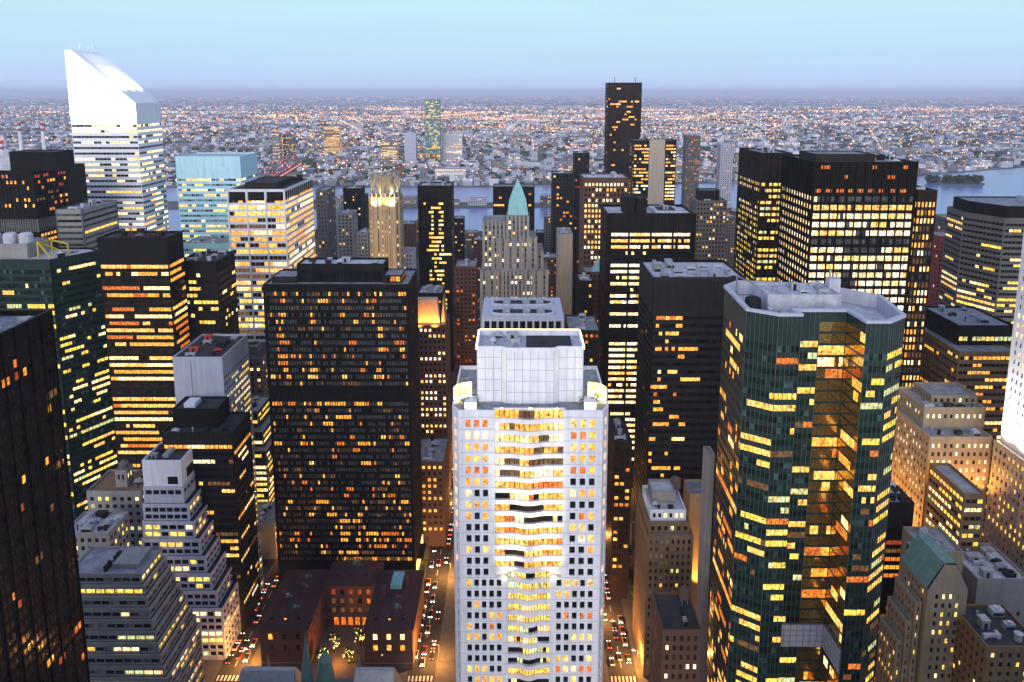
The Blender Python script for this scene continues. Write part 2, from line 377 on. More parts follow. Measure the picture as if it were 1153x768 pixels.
class Tower:
    def __init__(s, name, label, cat='office tower', base=(0, 0, 0), group=None):
        s.e = empty(name, base, label, cat, group); s.win = []; s.rng = random.Random(zlib.crc32(label.encode()))
        s.cache = {}
    def part(s, name, mb, mats, label=None):
        o = mb.build(name, mats, s.e)
        if label: o['label'] = label
        return o
    def tier(s, poly, z0, z1, wall='mid_grey', span=None, spec=None, edges=None, roof='roof_grey', parapet=1.0, hood=None, name='wall'):
        """poly runs counter-clockwise; spec goes to every edge that faces the viewer (or the edges listed)"""
        mb = MB(); k = len(poly)
        for i in range(k):
            a, b = poly[i], poly[(i + 1) % k]
            e = None
            if isinstance(spec, dict) and 'bay' in spec:
                ux, uy = b[0] - a[0], b[1] - a[1]
                nx_, ny_ = uy, -ux
                face = nx_ * (0 - a[0]) + ny_ * (0 - a[1]) > -0.15 * math.hypot(ux, uy) * math.hypot(*a)
                if (edges is None and face) or (edges is not None and i in edges): e = spec
            elif isinstance(spec, dict): e = spec.get(i)
            s.win += facade(mb, a, b, z0, z1, e, s.rng)
        if parapet > 0:
            ins = inset(poly, 0.45)
            for i in range(k):
                j = (i + 1) % k
                mb.quads([[(*poly[i], z1), (*poly[j], z1), (*ins[j], z1), (*ins[i], z1)]], 2)
                mb.quads([[(*ins[i], z1), (*ins[j], z1), (*ins[j], z1 - parapet), (*ins[i], z1 - parapet)]], 0)
            zr, rp = z1 - parapet, ins
        else: zr, rp = z1, poly
        hood = hood or wall
        s.part(name, mb, [wall, span or wall, hood, 'glass_amber'])
        rb = MB(); rb.poly([(x, y, zr) for x, y in rp], 0); s.part('roof', rb, [roof])
        return zr
    def fins(s, a, b, z0, z1, spacing, w, d, mat, name='mullion'):
        mb = MB(); a = np.array(a, float); b = np.array(b, float); L = np.linalg.norm(b - a); u = (b - a) / L; n = np.array([u[1], -u[0]])
        k = max(1, round(L / spacing))
        for i in range(k + 1):
            c_ = a + u * (L * i / k)
            p = [c_ - u * w / 2 + n * 0.0, c_ - u * w / 2 + n * d, c_ + u * w / 2 + n * d, c_ + u * w / 2]
            mb.quads([[(*p[0], z0), (*p[1], z0), (*p[1], z1), (*p[0], z1)], [(*p[1], z0), (*p[2], z0), (*p[2], z1), (*p[1], z1)],
                      [(*p[2], z0), (*p[3], z0), (*p[3], z1), (*p[2], z1)], [(*p[0], z1), (*p[1], z1), (*p[2], z1), (*p[3], z1)]])
        s.part(name, mb, [mat])
    def gear(s, x0, x1, y0, y1, z, n=6, seed=1, big=1.0, mats=('galvanised', 'roof_pale', 'dark_grey')):
        """rooftop machinery: air handlers with fan hoods, ducts, a stair house, vents"""
        r = random.Random(seed); kinds = ['roof_unit', 'duct', 'exhaust_fan', 'stair_house', 'roof_unit', 'vent_pipe']
        nx = max(1, int(math.sqrt(n * max(0.2, (x1 - x0) / (y1 - y0))))); ny = max(1, math.ceil(n / nx)); c_ = 0
        for j in range(ny):
            for i in range(nx):
                if c_ >= n: return
                cw, ch = (x1 - x0) / nx, (y1 - y0) / ny
                x, y = x0 + (i + r.uniform(.35, .65)) * cw, y0 + (j + r.uniform(.35, .65)) * ch
                kd = kinds[(c_ + seed) % 6]; c_ += 1
                mb = MB(); w, dp, h = min(cw * .4, big * r.uniform(1.2, 2.6)), min(ch * .4, big * r.uniform(1.0, 2.2)), big * r.uniform(1.4, 2.6)
                m = r.choice(mats)
                if kd == 'roof_unit':
                    mb.box(x - w, x + w, y - dp, y + dp, z, z + h); mb.cyl(x, y, z + h, z + h + .5, min(w, dp) * .7, k=12); mb.box(x - w * .9, x + w * .9, y - dp - .15, y - dp, z + .3, z + h * .6, 1)
                elif kd == 'duct':
                    mb.box(x - w * 1.2, x + w * 1.2, y - .5, y + .5, z + .6, z + 1.6); mb.box(x - w * 1.2, x - w * 1.2 + 1, y - .5, y + .5, z, z + .6); mb.box(x + w * 1.2 - 1, x + w * 1.2, y - .5, y + .5, z, z + .6); mb.box(x + w * 1.2 - 1, x + w * 1.2, y + .5, y + dp + .5, z + .6, z + 1.6)
                elif kd == 'exhaust_fan':
                    mb.cyl(x, y, z, z + h * .7, min(w, dp) * .75, k=14); mb.cyl(x, y, z + h * .7, z + h, min(w, dp) * .75, min(w, dp) * .95, k=14)
                elif kd == 'stair_house':
                    mb.box(x - w, x + w, y - dp, y + dp, z, z + h * 1.3); mb.box(x - w - .2, x + w + .2, y - dp - .2, y + dp + .2, z + h * 1.3, z + h * 1.3 + .25); mb.box(x - .5, x + .5, y - dp - .06, y - dp, z, z + 2.1, 1)
                else:
                    mb.cyl(x, y, z, z + h, .3 * big, k=8); mb.cyl(x, y, z + h, z + h + .5, .55 * big, .3 * big, k=8)
                s.part(kd, mb, [m, 'dark_grey'])
    def tank(s, x, y, z, r=2.2, h=3.6, leg=3.0, legs=True):
        mb = MB()
        for i in range(4):
            t = math.pi / 4 + i * math.pi / 2; mb.bar((x + r * .7 * math.cos(t), y + r * .7 * math.sin(t), z), (x + r * .7 * math.cos(t), y + r * .7 * math.sin(t), z + leg), .3, 1)
        mb.cyl(x, y, z + leg, z + leg + h, r, k=16); mb.cyl(x, y, z + leg + h, z + leg + h + 1.5, r * 1.05, .1, k=16)
        s.part('water_tank', mb, ['tank_wood', 'steel_grey'])
    def finish(s, keep=100):
        if not s.win: return s.e
        sc = []
        for w in s.win:
            c_, u, n, ww, wh, k = w
            cc = c_ + np.array([u[0] * ww / 2, u[1] * ww / 2, wh / 2])
            px, py, dz = proj(cc)
            v = np.array([0, 0, CAMZ]) - cc; dist = np.linalg.norm(v)
            cs = (v[0] * n[0] + v[1] * n[1]) / dist
            on = 0 <= px <= PW and 0 <= py <= PH
            sc.append((ww * wh * max(cs, 0) / dist ** 2) if on else -1 - dist)
        order = sorted(range(len(sc)), key=lambda i: -sc[i])
        base = np.array(s.e.location)
        for i in order[:keep]:
            c_, u, n, ww, wh, k = s.win[i]
            key = (round(ww, 2), round(wh, 2), k)
            me = s.cache.get(key)
            if me is None:
                me = s.cache[key] = bpy.data.meshes.new('window')
                me.from_pydata([(0, 0, 0), (ww, 0, 0), (ww, 0, wh), (0, 0, wh)], [], [(0, 1, 2, 3)]); me.materials.append(MATS[k])
            o = bpy.data.objects.new('window', me); COL.objects.link(o); o.parent = s.e
            o.location = c_ - base; o.rotation_euler = (0, 0, math.atan2(u[1], u[0]))
        rest = order[keep:]
        if rest:
            keys = sorted({s.win[i][5] for i in rest}); ix = {k: i for i, k in enumerate(keys)}
            q = []; m = []
            for i in rest:
                c_, u, n, ww, wh, k = s.win[i]; U = np.array([u[0] * ww, u[1] * ww, 0]); V = np.array([0, 0, wh])
                q.append([c_, c_ + U, c_ + U + V, c_ + V]); m.append(ix[k])
            mb = MB(); mb.quads(q, m); g = mb.build('glazing', keys, s.e); g['kind'] = 'stuff'
        return s.e

def rect(x0, x1, y0, y1): return [(x0, y0), (x1, y0), (x1, y1), (x0, y1)]
def pbox(pl, pr, py, Y, D):
    x0, z = P(pl, py, Y); x1, _ = P(pr, py, Y)
    return rect(x0, x1, Y, Y + D), z, x0, x1
# ------------------------------------------------------------------ the setting
def sheet(name, pts, z, mat, thick=0.0):
    mb = MB()
    if thick: mb.prism(pts, z - thick, z, 0)
    else: mb.poly([(x, y, z) for x, y in pts])
    return tag(mb.build(name, [mat]), kind='structure')

def groundmat():
    m, n, l, b = newmat('city_ground')
    geo = n.new('ShaderNodeNewGeometry')
    vo = n.new('ShaderNodeTexVoronoi'); vo.inputs['Scale'].default_value = 0.014; l.new(geo.outputs['Position'], vo.inputs['Vector'])
    nz = n.new('ShaderNodeTexNoise'); nz.inputs['Scale'].default_value = 0.0016; nz.inputs['Detail'].default_value = 8; nz.inputs['Roughness'].default_value = 0.7
    l.new(geo.outputs['Position'], nz.inputs['Vector'])
    cr = n.new('ShaderNodeValToRGB'); e = cr.color_ramp.elements
    e[0].position = 0.40; e[0].color = (0.06, 0.07, 0.075, 1); e[1].position = 0.62; e[1].color = (0.26, 0.26, 0.30, 1)
    l.new(nz.outputs[0], cr.inputs[0])
    hs = n.new('ShaderNodeSeparateXYZ'); l.new(vo.outputs['Color'], hs.inputs[0])
    r = n.new('ShaderNodeMapRange'); r.inputs['To Min'].default_value = 0.45; r.inputs['To Max'].default_value = 1.7; l.new(hs.outputs[0], r.inputs[0])
    vs = n.new('ShaderNodeVectorMath'); vs.operation = 'SCALE'; l.new(cr.outputs[0], vs.inputs[0]); l.new(r.outputs[0], vs.inputs['Scale'])
    l.new(vs.outputs[0], b.inputs['Base Color']); b.inputs['Roughness'].default_value = 0.95
    MATS['city_ground'] = m
groundmat()
def watermat():
    m, n, l, b = newmat('river_water')
    geo = n.new('ShaderNodeNewGeometry'); mp = n.new('ShaderNodeMapping'); mp.inputs['Scale'].default_value = (0.05, 0.02, 0.05)
    l.new(geo.outputs['Position'], mp.inputs[0])
    nz = n.new('ShaderNodeTexNoise'); nz.inputs['Scale'].default_value = 1.0; nz.inputs['Detail'].default_value = 6; l.new(mp.outputs[0], nz.inputs['Vector'])
    bp = n.new('ShaderNodeBump'); bp.inputs['Strength'].default_value = 0.25; bp.inputs['Distance'].default_value = 2.0
    l.new(nz.outputs[0], bp.inputs['Height']); l.new(bp.outputs[0], b.inputs['Normal'])
    b.inputs['Base Color'].default_value = (0.14, 0.19, 0.42, 1); b.inputs['Roughness'].default_value = 0.22; b.inputs['Specular IOR Level'].default_value = 0.6
    MATS['river_water'] = m
watermat()

FAR = 160000.0
sheet('ground', [(-FAR, -600), (FAR, -600), (FAR, FAR), (-FAR, FAR)], 0.0, 'city_ground')
def farshore(x):  # Queens bank
    if x < 0: return 1960 + 0.02 * x
    return 1960 + 0.16 * x if x < 1000 else 2120 + (x - 1000) * 0.55
riv = [(x, 1330 + 0.02 * x) for x in range(-3000, 3001, 300)] + [(x, farshore(x)) for x in range(3000, -3001, -300)]
sheet('river', riv, 0.3, 'river_water')
sheet('roosevelt_island', [(-2400, 1560), (-400, 1590), (60, 1612), (180, 1625), (190, 1634), (60, 1668), (-400, 1690), (-2400, 1690)], 2.5, 'stone_island', 2.0)
gx0, gy0 = G(1046, 206, 2); gx1, gy1 = G(1106, 206, 2)
isl = [((gx0 + gx1) / 2 + (gx1 - gx0) / 2 * math.cos(t), gy0 + 55 * math.sin(t)) for t in [2 * math.pi * i / 20 for i in range(20)]]
sheet('river_island', isl, 2.5, 'stone_island', 2.0)

STREETX = [-362, -282, -202, -121, -40, 46, 126, 207, 288, 369]
AVEY = [137, 272, 410, 545, 690, 895, 1110]
sheet('road', [(-900, 20), (900, 20), (900, 1300), (-900, 1300)], 0.02, 'asphalt')
XS = sorted(STREETX + [-442, -522, 450, 530]); hw, ha = 6.0, 9.0
pv = MB()
for x0, x1 in zip(XS, XS[1:]):
    for y0, y1 in zip(AVEY, AVEY[1:]):
        pv.box(x0 + hw, x1 - hw, y0 + ha, y1 - ha, 0.0, 0.15)
tag(pv.build('pavement', ['paving']), kind='structure')
mk = MB()
for sx_ in STREETX[2:8]:
    for ay in AVEY[1:4]:
        for k in range(7):      # zebra crossings
            mk.quads([[(sx_ - 5.2 + k * 1.6, ay - ha - 4, .03), (sx_ - 4.5 + k * 1.6, ay - ha - 4, .03), (sx_ - 4.5 + k * 1.6, ay - ha - 1, .03), (sx_ - 5.2 + k * 1.6, ay - ha - 1, .03)]])
            mk.quads([[(sx_ - 5.2 + k * 1.6, ay + ha + 1, .03), (sx_ - 4.5 + k * 1.6, ay + ha + 1, .03), (sx_ - 4.5 + k * 1.6, ay + ha + 4, .03), (sx_ - 5.2 + k * 1.6, ay + ha + 4, .03)]])
    for y in range(290, 700, 9):
        mk.quads([[(sx_ - .1, y, .03), (sx_ + .1, y, .03), (sx_ + .1, y + 4, .03), (sx_ - .1, y + 4, .03)]])
tag(mk.build('road_markings', ['road_paint']), kind='structure')

# haze: an even, thin evening air round everything
hz = MB(); hz.box(-FAR - 50, FAR + 50, -700, FAR + 50, -1.5, 420)
hm = bpy.data.materials.new('haze'); hm.use_nodes = True
hn = hm.node_tree.nodes; hl = hm.node_tree.links; hn.clear()
ho = hn.new('ShaderNodeOutputMaterial'); hv = hn.new('ShaderNodeVolumePrincipled')
HAZE = 4.2e-5
hv.inputs['Density'].default_value = HAZE; hv.inputs['Color'].default_value = (0.84, 0.86, 1.0, 1); hv.inputs['Anisotropy'].default_value = 0.0
hl.new(hv.outputs[0], ho.inputs['Volume']); MATS['haze'] = hm
tag(hz.build('haze', ['haze']), kind='stuff')

# ------------------------------------------------------------------ the tall buildings
def T(label, pl, pr, py, Y, D, wall, spec, cat='office tower', name='office_tower', span=None, roof='roof_grey', gear=0, seed=1, big=1.0, z0=0, finish=True, parapet=1.0, group=None):
    poly, z, x0, x1 = pbox(pl, pr, py, Y, D)
    t = Tower(name, label, cat, ((x0 + x1) / 2, Y + D / 2, 0), group)
    zr = t.tier(poly, z0, z, wall, span, spec, roof=roof, parapet=parapet)
    if gear: gear = int(gear * 1.8 + 1)
    if gear: t.gear(x0 + 1.5, x1 - 1.5, Y + 1.5, Y + D - 1.5, zr, gear, seed, big)
    t.poly, t.z, t.zr, t.x0, t.x1, t.y0, t.y1 = poly, z, zr, x0, x1, Y, Y + D
    if finish: t.finish()
    return t
def blank_top(nrows):
    return lambda i, j, nx, ny: j >= ny - nrows

# --- black bronze tower at the left edge (its south wall faces the camera)
zt = P(57, 349, 192)[1]; xo = P(57, 349, 192)[0]
t = Tower('office_tower', 'near black bronze glass tower cut by the left edge, sparse orange windows', 'office tower', (xo - 20, 165, 0))
po = [(xo - 38, 132), (xo, 132), (xo, 192), (xo - 38, 192)]
t.tier(po, 0, zt, 'bronze_metal', 'charcoal', sp(1.6, 3.3, .84, .62, .045, 'orange', 'brown', 1.6, .0, rec=.12, top=4), edges=[0, 1], roof='roof_grey', parapet=1.5)
t.fins(po[1], po[2], 0, zt, 4.8, .25, .35, 'black_metal')
t.tier(rect(xo - 34, xo - 6, 140, 176), zt - 1.5, zt + 7, 'black_metal', parapet=.6, roof='roof_dark', name='penthouse')
t.gear(xo - 5.5, xo - 1, 140, 190, zt - 1.5, 5, 3, .7)
t.finish()

# --- green gridded glass tower with yellow roof gantry
poly, z, x0, x1 = pbox(-70, 60, 292, 385, 24)
t = Tower('office_tower', 'dark green gridded glass tower with yellow gantry and white cooling drums on roof', 'office tower', (x1 - 25, 397, 0))
pg = [(x0, 385), (x1 - 1.5, 385), (x1 + 11, 409), (x1 + 2, 416), (x0, 416)]
gs = sp(1.55, 3.7, .9, .6, .08, 'lemon', 'green', 9, .35, rec=.08, top=5, zone=lambda i, j, nx, ny: 5 if j == ny - 6 else (.1 if j > ny - 6 else 1))
gs2 = sp(2.2, 3.7, .9, .45, .36, 'lemon', 'green', 4, .3, rec=.08, top=5, zone=lambda i, j, nx, ny: .12 if j > ny - 8 else 1)
zr = t.tier(pg, 0, z, 'black_metal', 'green_spandrel', {0: gs, 1: gs2}, roof='roof_pale')
mb = MB()
for a, b in [((x1 - 12, 392, zr), (x1 - 12, 392, zr + 9)), ((x1 - 12, 392, zr + 9), (x1 - 3, 388, zr + 1)), ((x1 - 12, 392, zr + 9), (x1 - 4, 404, zr + .5)), ((x1 - 12, 404, zr), (x1 - 12, 404, zr + 8)), ((x1 - 12, 392, zr + 8.6), (x1 - 12, 404, zr + 7.6)), ((x1 - 12, 404, zr + 7.6), (x1 - 2, 402, zr + 6)), ((x1 - 2, 402, zr + 6), (x1 - 2, 402, zr))]: mb.bar(a, b, .7)
t.part('roof_gantry', mb, ['yellow_steel'])
t.tier(rect(x1 - 44, x1 - 17, 391, 410), zr, zr + 8, 'light_grey', parapet=.6, name='penthouse')
for k in range(3):
    mb = MB(); mb.cyl(x1 - 38 + k * 8.5, 397, zr + 7.4, zr + 12, 3.4, k=18); mb.cyl(x1 - 38 + k * 8.5, 397, zr + 12, zr + 13, 3.4, 2.6, k=18); t.part('cooling_drum', mb, ['roof_pale'])
t.gear(x1 - 9, x1 + 3, 390, 408, zr, 5, 2, .8)
t.finish()
T('brown masonry office block rising just behind the green gridded tower, warm lit rows', 88, 117, 420, 412, 30, 'tan_brick', sp(2.6, 3.6, .62, .55, .5, 'gold', 'brown', 2.5, .3), name='office_block', cat='office block', gear=3)

# --- wide dark faceted tower, far left
x0, z = P(-60, 192, 470); x1 = P(37, 192, 470)[0]; x2 = P(74, 184, 498)[0]
t = Tower('office_tower', 'black faceted slab with grey skirt band and two-tone penthouse, amber dots', 'office tower', ((x0 + x1) / 2, 490, 0))
pf = [(x0, 470), (x1, 470), (x2, 498), (x2, 520), (x0, 520)]
zb = P(37, 247, 470)[1]
zr = t.tier(pf, zb, z, 'black_metal', 'charcoal', {0: sp(2.5, 3.7, .55, .55, .22, 'gold', 'black', 1.3, 0, bot=1, top=2), 1: sp(2.5, 3.7, .8, .5, .3, 'orange', 'black', 1.6, 0, bot=1, top=2)})
t.tier([(x0, 469.5), (x1 + .3, 469.5), (x2 + .5, 498), (x2 + .5, 520.5), (x0, 520.5)], zb - 8, zb, 'mid_grey', 'dark_grey', {0: sp(1.5, 6, .5, .8, 0, 'gold', 'grey', bot=.5, top=.5), 1: sp(1.5, 6, .5, .8, 0, 'gold', 'grey', bot=.5, top=.5)}, parapet=0, name='skirt_band')
t.tier([(x0, 474), (x1 - 2, 474), (x2 - 5, 500), (x2 - 5, 516), (x0, 516)], 0, zb - 8, 'black_metal', 'charcoal', {0: sp(3, 3.7, .8, .5, .25, 'gold', 'black', 3, .3), 1: sp(3, 3.7, .8, .5, .35, 'gold', 'black', 3, .3)}, parapet=0)
xa = P(10, 172, 480)[0]; xb = P(62, 172, 480)[0]; zp = P(30, 171, 480)[1]
t.tier(rect(xa, xb, 480, 500), zr, zp, 'charcoal', parapet=.6, roof='roof_dark', name='penthouse')
mb = MB(); mb.box(xa - 9, xa - 1, 482, 492, zr, zp - 3); mb.cyl(xa - 5, 487, zp - 3, zp + 1, 2.5); t.part('cooling_drum', mb, ['roof_pale'])
t.finish()
T('blank bluish grey office block squeezed between the black faceted slab and the slanted tower', 62, 92, 236, 440, 40, 'mid_grey', sp(60, 3.6, .96, .42, .1, 'gold', 'grey', 2, 0, top=1.5), name='office_block', cat='office block', span='light_grey', gear=2)
T('grey brown slim block showing behind the faceted slab, lit side windows', 70, 92, 190, 560, 30, 'mid_grey', sp(4, 3.6, .5, .5, .25, 'gold', 'brown', 1.3, 0), name='office_block', cat='office block')

# --- white slant-topped tower
Yc, Dc = 560.0, 39.0
xl = P(80, 138, Yc)[0]; xr = P(154, 138, Yc)[0]; zl_ = P(153, 116, Yc)[1]; zh = P(78, 56, Yc)[1]; zw = P(100, 138, Yc)[1]
t = Tower('slant_roof_tower', 'white striped skyscraper with brilliantly lit slanted wedge roof', 'skyscraper', ((xl + xr) / 2, Yc + Dc / 2, 0))
fl = 4.1; n_f = int(zw / fl); mb = MB(); ring = rect(xl, xr, Yc, Yc + Dc)
cs = sp(3.0, fl, .985, .40, .34, 'white', 'blue', 3.0, .3, rec=.25, top=.4, bot=4, side=.3)
t.tier(ring, 0, zw, 'aluminium', 'aluminium', cs, edges=[0, 1], parapet=0)
mb = MB(); xs_ = xl + 5.0
A = [(xl, zw), (xr, zw), (xr, zl_), (xs_, zh), (xl, zh)]
for yy, rev in ((Yc, False), (Yc + Dc, True)):
    pts = [(x, yy, z_) for x, z_ in A]; mb.poly(pts[::-1] if rev else pts, 0)
mb.quads([[(xr, Yc, zw), (xr, Yc + Dc, zw), (xr, Yc + Dc, zl_), (xr, Yc, zl_)]], 0)
mb.quads([[(xl, Yc + Dc, zw), (xl, Yc, zw), (xl, Yc, zh), (xl, Yc + Dc, zh)]], 0)
mb.quads([[(xl, Yc, zh), (xs_, Yc, zh), (xs_, Yc + Dc, zh), (xl, Yc + Dc, zh)]], 0)
mb.quads([[(xr, Yc, zl_), (xr, Yc + Dc, zl_), (xs_, Yc + Dc, zh), (xs_, Yc, zh)]], 0)
t.part('crown', mb, ['aluminium'])
mb = MB(); dv = np.array([xr - xs_, 0, zl_ - zh]); nv = np.array([-(zl_ - zh), 0, xr - xs_]); nv = nv / np.linalg.norm(nv)
o0 = np.array([xs_, Yc, zh])
def sl(s_, v_, h_): return o0 + dv * s_ + np.array([0, v_ * Dc, 0]) + nv * h_
for i in range(3):     # pale louvre panels let into the slanted face
    s0, s1 = .04 + i * .22, .04 + i * .22 + .215
    mb.quads([[sl(s0, .12, .25), sl(s1, .12, .25), sl(s1, .88, .25), sl(s0, .88, .25)]], 0)
t.part('roof_louvre', mb, ['aluminium'])
mb = MB()
for k in range(6): mb.bar((xl + 2, Yc + 4 + k * 6, zh), (xl + 2, Yc + 4 + k * 6, zh + 3 + (k % 3)), .35)
t.part('antenna', mb, ['stack_white'])
mb = MB(); mb.box(xl - .15, xr + .15, Yc - 1.6, Yc - .9, zw - .5, zw + .1); t.part('flood_strip', mb, ['lamp_flood'])
t.finish()
citi = (xl, xr, Yc, zw, zh)

# --- pale blue tower and its lower wing
T('pale sky blue glass tower with blank crown band, beside the slanted tower', 197, 270, 176, 575, 38, 'pale_blue_metal', sp(3.2, 4.0, .93, .42, .45, 'lemon', 'sky', 1.6, .25, rec=.12, top=16), gear=0, roof='roof_pale')
T('lower pale teal glass block in front of the sky blue tower, many lemon windows', 206, 268, 274, 528, 30, 'copper_teal', sp(3.2, 3.9, .9, .45, .45, 'lemon', 'sky', 2, .3, rec=.1, top=3), name='office_block', cat='office block', gear=4)

# --- white gridded tower
t = T('white gridded office tower with dark open top storey and deep lit side wall', 256, 320, 213, 490, 70, 'white_grid',
      {0: sp(2.95, 4.25, .97, .62, .55, 'yellow', 'brown', 3, .35, rec=.4, top=1.4, side=.5, skip=lambda i, j, nx, ny: j == ny - 1), 1: sp(4.4, 4.25, .84, .60, .8, 'yellow', 'brown', 3, .2, rec=.3, top=1.4, side=.5, skip=lambda i, j, nx, ny: j == ny - 1)}, finish=False, roof='roof_dark')
t.fins(t.poly[0], t.poly[1], 0, t.z, (t.x1 - t.x0) / 3, 1.1, .8, 'white_grid')
mb = MB()
wdt = (t.x1 - t.x0) / 3
for k in range(3): mb.box(t.x0 + wdt * k + .9, t.x0 + wdt * (k + 1) - .9, 489.9, 490.0, t.z - 7.6, t.z - 1.8)
for k in range(14): mb.box(t.x1, t.x1 + .1, 492 + k * 4.9, 495.6 + k * 4.9, t.z - 7.6, t.z - 1.8)
t.part('louvre_panel', mb, ['charcoal'])
t.tier(rect(t.x0 + 8, t.x1 - 8, 500, 540), t.zr, t.zr + 4, 'dark_grey', name='penthouse', roof='roof_dark', parapet=.5)
t.gear(t.x0 + 2, t.x1 - 2, 541, 558, t.zr, 6, 4, 1.0)
t.finish()

# --- black tower with gold bands and its darker wing
t = T('black glass tower with bright gold bands of lit floors and blank charcoal crown', 109, 188, 267, 375, 18, 'black_metal',
      sp(1.9, 3.75, .97, .5, .5, 'gold', 'brown', 7, .45, rec=.15, top=13.5), span='charcoal', finish=False, roof='roof_dark')
t.gear(t.x0 + 6, t.x1 - 4, 377, 391, t.zr, 7, 5, 1.1, ('dark_grey', 'mid_grey'))
t.finish()
T('almost unlit black wing tucked against the gold banded tower, few lemon windows', 200, 244, 294, 396, 26, 'black_metal', sp(2.2, 3.75, .9, .5, .13, 'lemon', 'black', 2, .1, rec=.12, top=6), span='charcoal', gear=3, roof='roof_dark')

# --- blue-grey blank box with dark steps below
t = T('blank blue grey concrete tower top with recessed slot and cluttered roof', 194, 250, 402, 335, 34, 'bluish_grey', {1: sp(2.4, 3.4, .8, .45, .55, 'lemon', 'black', 3, .2, rec=.3, top=9)}, finish=False, roof='roof_dark')
mb = MB(); mb.box(t.x0 + 7.2, t.x0 + 8.4, 334.5, 335, 40, t.z - 1); t.part('wall_fin', mb, ['bluish_grey'])
t.gear(t.x0 + 2, t.x1 - 1, 337, 366, t.zr, 10, 7, .9, ('dark_grey', 'galvanised', 'stack_red'))
t.finish()
t = T('dark stepped office block with white roof box in front of the blank grey tower', 182, 262, 487, 312, 22, 'charcoal', sp(2.0, 3.5, .9, .5, .14, 'yellow', 'black', 5, .3, rec=.2, top=5), name='office_block', cat='office block', span='dark_grey', finish=False, roof='roof_dark')
t.tier(rect(t.x0 + 2, t.x1 - 9, 319, 333), t.zr, t.zr + 9, 'charcoal', parapet=.8, roof='roof_dark', name='penthouse')
mb = MB(); mb.box(t.x0 + 6, t.x0 + 11, 322, 329, t.zr + 8.2, t.zr + 10.2); t.part('roof_unit', mb, ['white_panel'])
t.gear(t.x0 + 2, t.x1 - 2, 313, 318, t.zr, 4, 4, .8)
t.finish()
# --- stepped block lit yellow beside the wide black slab
poly, z, x0, x1 = pbox(262, 300, 508, 392, 30)
t = Tower('setback_building', 'grey stepped building with lemon lit rows left of the wide black slab', 'office block', ((x0 + x1) / 2, 400, 0))
ys = sp(2.2, 3.4, .92, .55, .55, 'lemon', 'black', 4, .4, rec=.2, top=1.2, bot=1)
t.tier(rect(x0, x1, 392, 425), 0, z, 'mid_grey', 'dark_grey', ys)
t.tier(rect(x0, x1 - 3, 397, 425), z, z + 9, 'mid_grey', 'dark_grey', ys); t.tier(rect(x0, x1 - 7, 402, 425), z + 9, z + 19, 'mid_grey', 'dark_grey', ys)
t.gear(x0 + 1, x1 - 8, 404, 422, z + 18, 4, 3, .8); t.finish()
T('low plain tan walled building at the foot of the stepped grey building', 271, 309, 590, 366, 22, 'beige_wall', {1: sp(3, 3.5, .6, .5, .5, 'gold', 'brown')}, cat='building', name='low_building', gear=2)

# --- white ziggurat and its neighbours
def ziggurat(label, xr0, xl0, Yf, Db, ztop, steps, dz, dx, dyf, wall, spf, sps, zlow, name='stepped_building', ph=True, floors_low=None, dyb=3.0):
    t = Tower(name, label, 'office block', (xr0 - 8, Yf + Db / 2, 0))
    z = ztop
    for i in range(steps):
        r_ = rect(xl0 - .4 * i, xr0 + dx * i, Yf - dyf * i, Yf + Db + dyb * i)
        zb = z - dz if i < steps - 1 else 0
        t.tier(r_, zb, z, wall, wall, {0: spf, 1: sps}, roof='roof_dark' if i else 'roof_grey', parapet=.9)
        z = zb
    return t
zx1, zz = P(206, 548, 300); zx0 = P(161, 548, 300)[0]
zf = sp(3.3, 3.2, .84, .66, .3, 'lemon', 'black', 1.8, .35, rec=.5, top=1.1, bot=.1, side=.7)
zs = sp(3.6, 3.2, .84, .64, .22, 'lemon', 'black', 1.6, .3, rec=.5, top=1.1, bot=.1, side=.7)
t = ziggurat('white stepped office building with blank white box on top and terraces down its side', zx1, zx0, 300, 22, zz, 8, 7.6, 2.3, .9, 'bluish_grey', zf, zs, 0, dyb=3.2)
zp = P(206, 519, 300)[1]
zr = t.tier(rect(zx0 + .2, zx1 - .3, 300.4, 318), zz - .9, zp, 'white_panel', roof='roof_dark', name='penthouse', parapet=1.2)
mb = MB(); mb.box(zx1 - 6.5, zx1 - 2.2, 300.3, 300.4, zz + 1.0, zz + 4.4); mb.box(zx1 - .3, zx1 - .2, 305, 315, zz + 1.5, zz + 6); t.part('louvre_panel', mb, ['charcoal'])
mb = MB(); mb.box(zx0 + 7, zx0 + 9.4, 305, 316, zr, zr + 1.6); t.part('duct', mb, ['galvanised']); t.gear(zx0 + 1.5, zx0 + 6, 303, 316, zr, 3, 3, .6)
t.finish()
# grey masonry block with a water tank
t = T('grey masonry building with punched windows and lantern-like tank house on its roof', 97, 159, 553, 314, 20, 'light_grey', sp(3.2, 3.6, .5, .52, .28, 'lemon', 'black', 1.6, .35, rec=.4, top=2), name='masonry_building', cat='building', finish=False, roof='tan_brick')
xm = P(139, 553, 320)[0]
t.tier(rect(xm - 2.6, xm + 2.6, 319, 325), t.zr, t.zr + 8.5, 'light_grey', None, sp(2.2, 4, .5, .6, .6, 'white', 'black', bot=1), roof='roof_pale', name='tank_house')
mb = MB(); mb.cyl(xm, 322, t.zr + 7.5, t.zr + 10.5, 2.1, k=12); mb.cyl(xm, 322, t.zr + 10.5, t.zr + 12, 2.4, .3, k=12); t.part('water_tank', mb, ['mid_grey'])
t.gear(xm + 4, t.x1 - 1, 317, 332, t.zr, 4, 5, .8); t.finish()
t = T('low grey roofed building with plant room, in front of the grey masonry building', 70, 122, 600, 282, 16, 'light_grey', sp(3.2, 3.6, .5, .5, .15, 'lemon', 'black', 1.6, .35), name='low_building', cat='building', gear=6, seed=5, big=.9, roof='roof_pale')
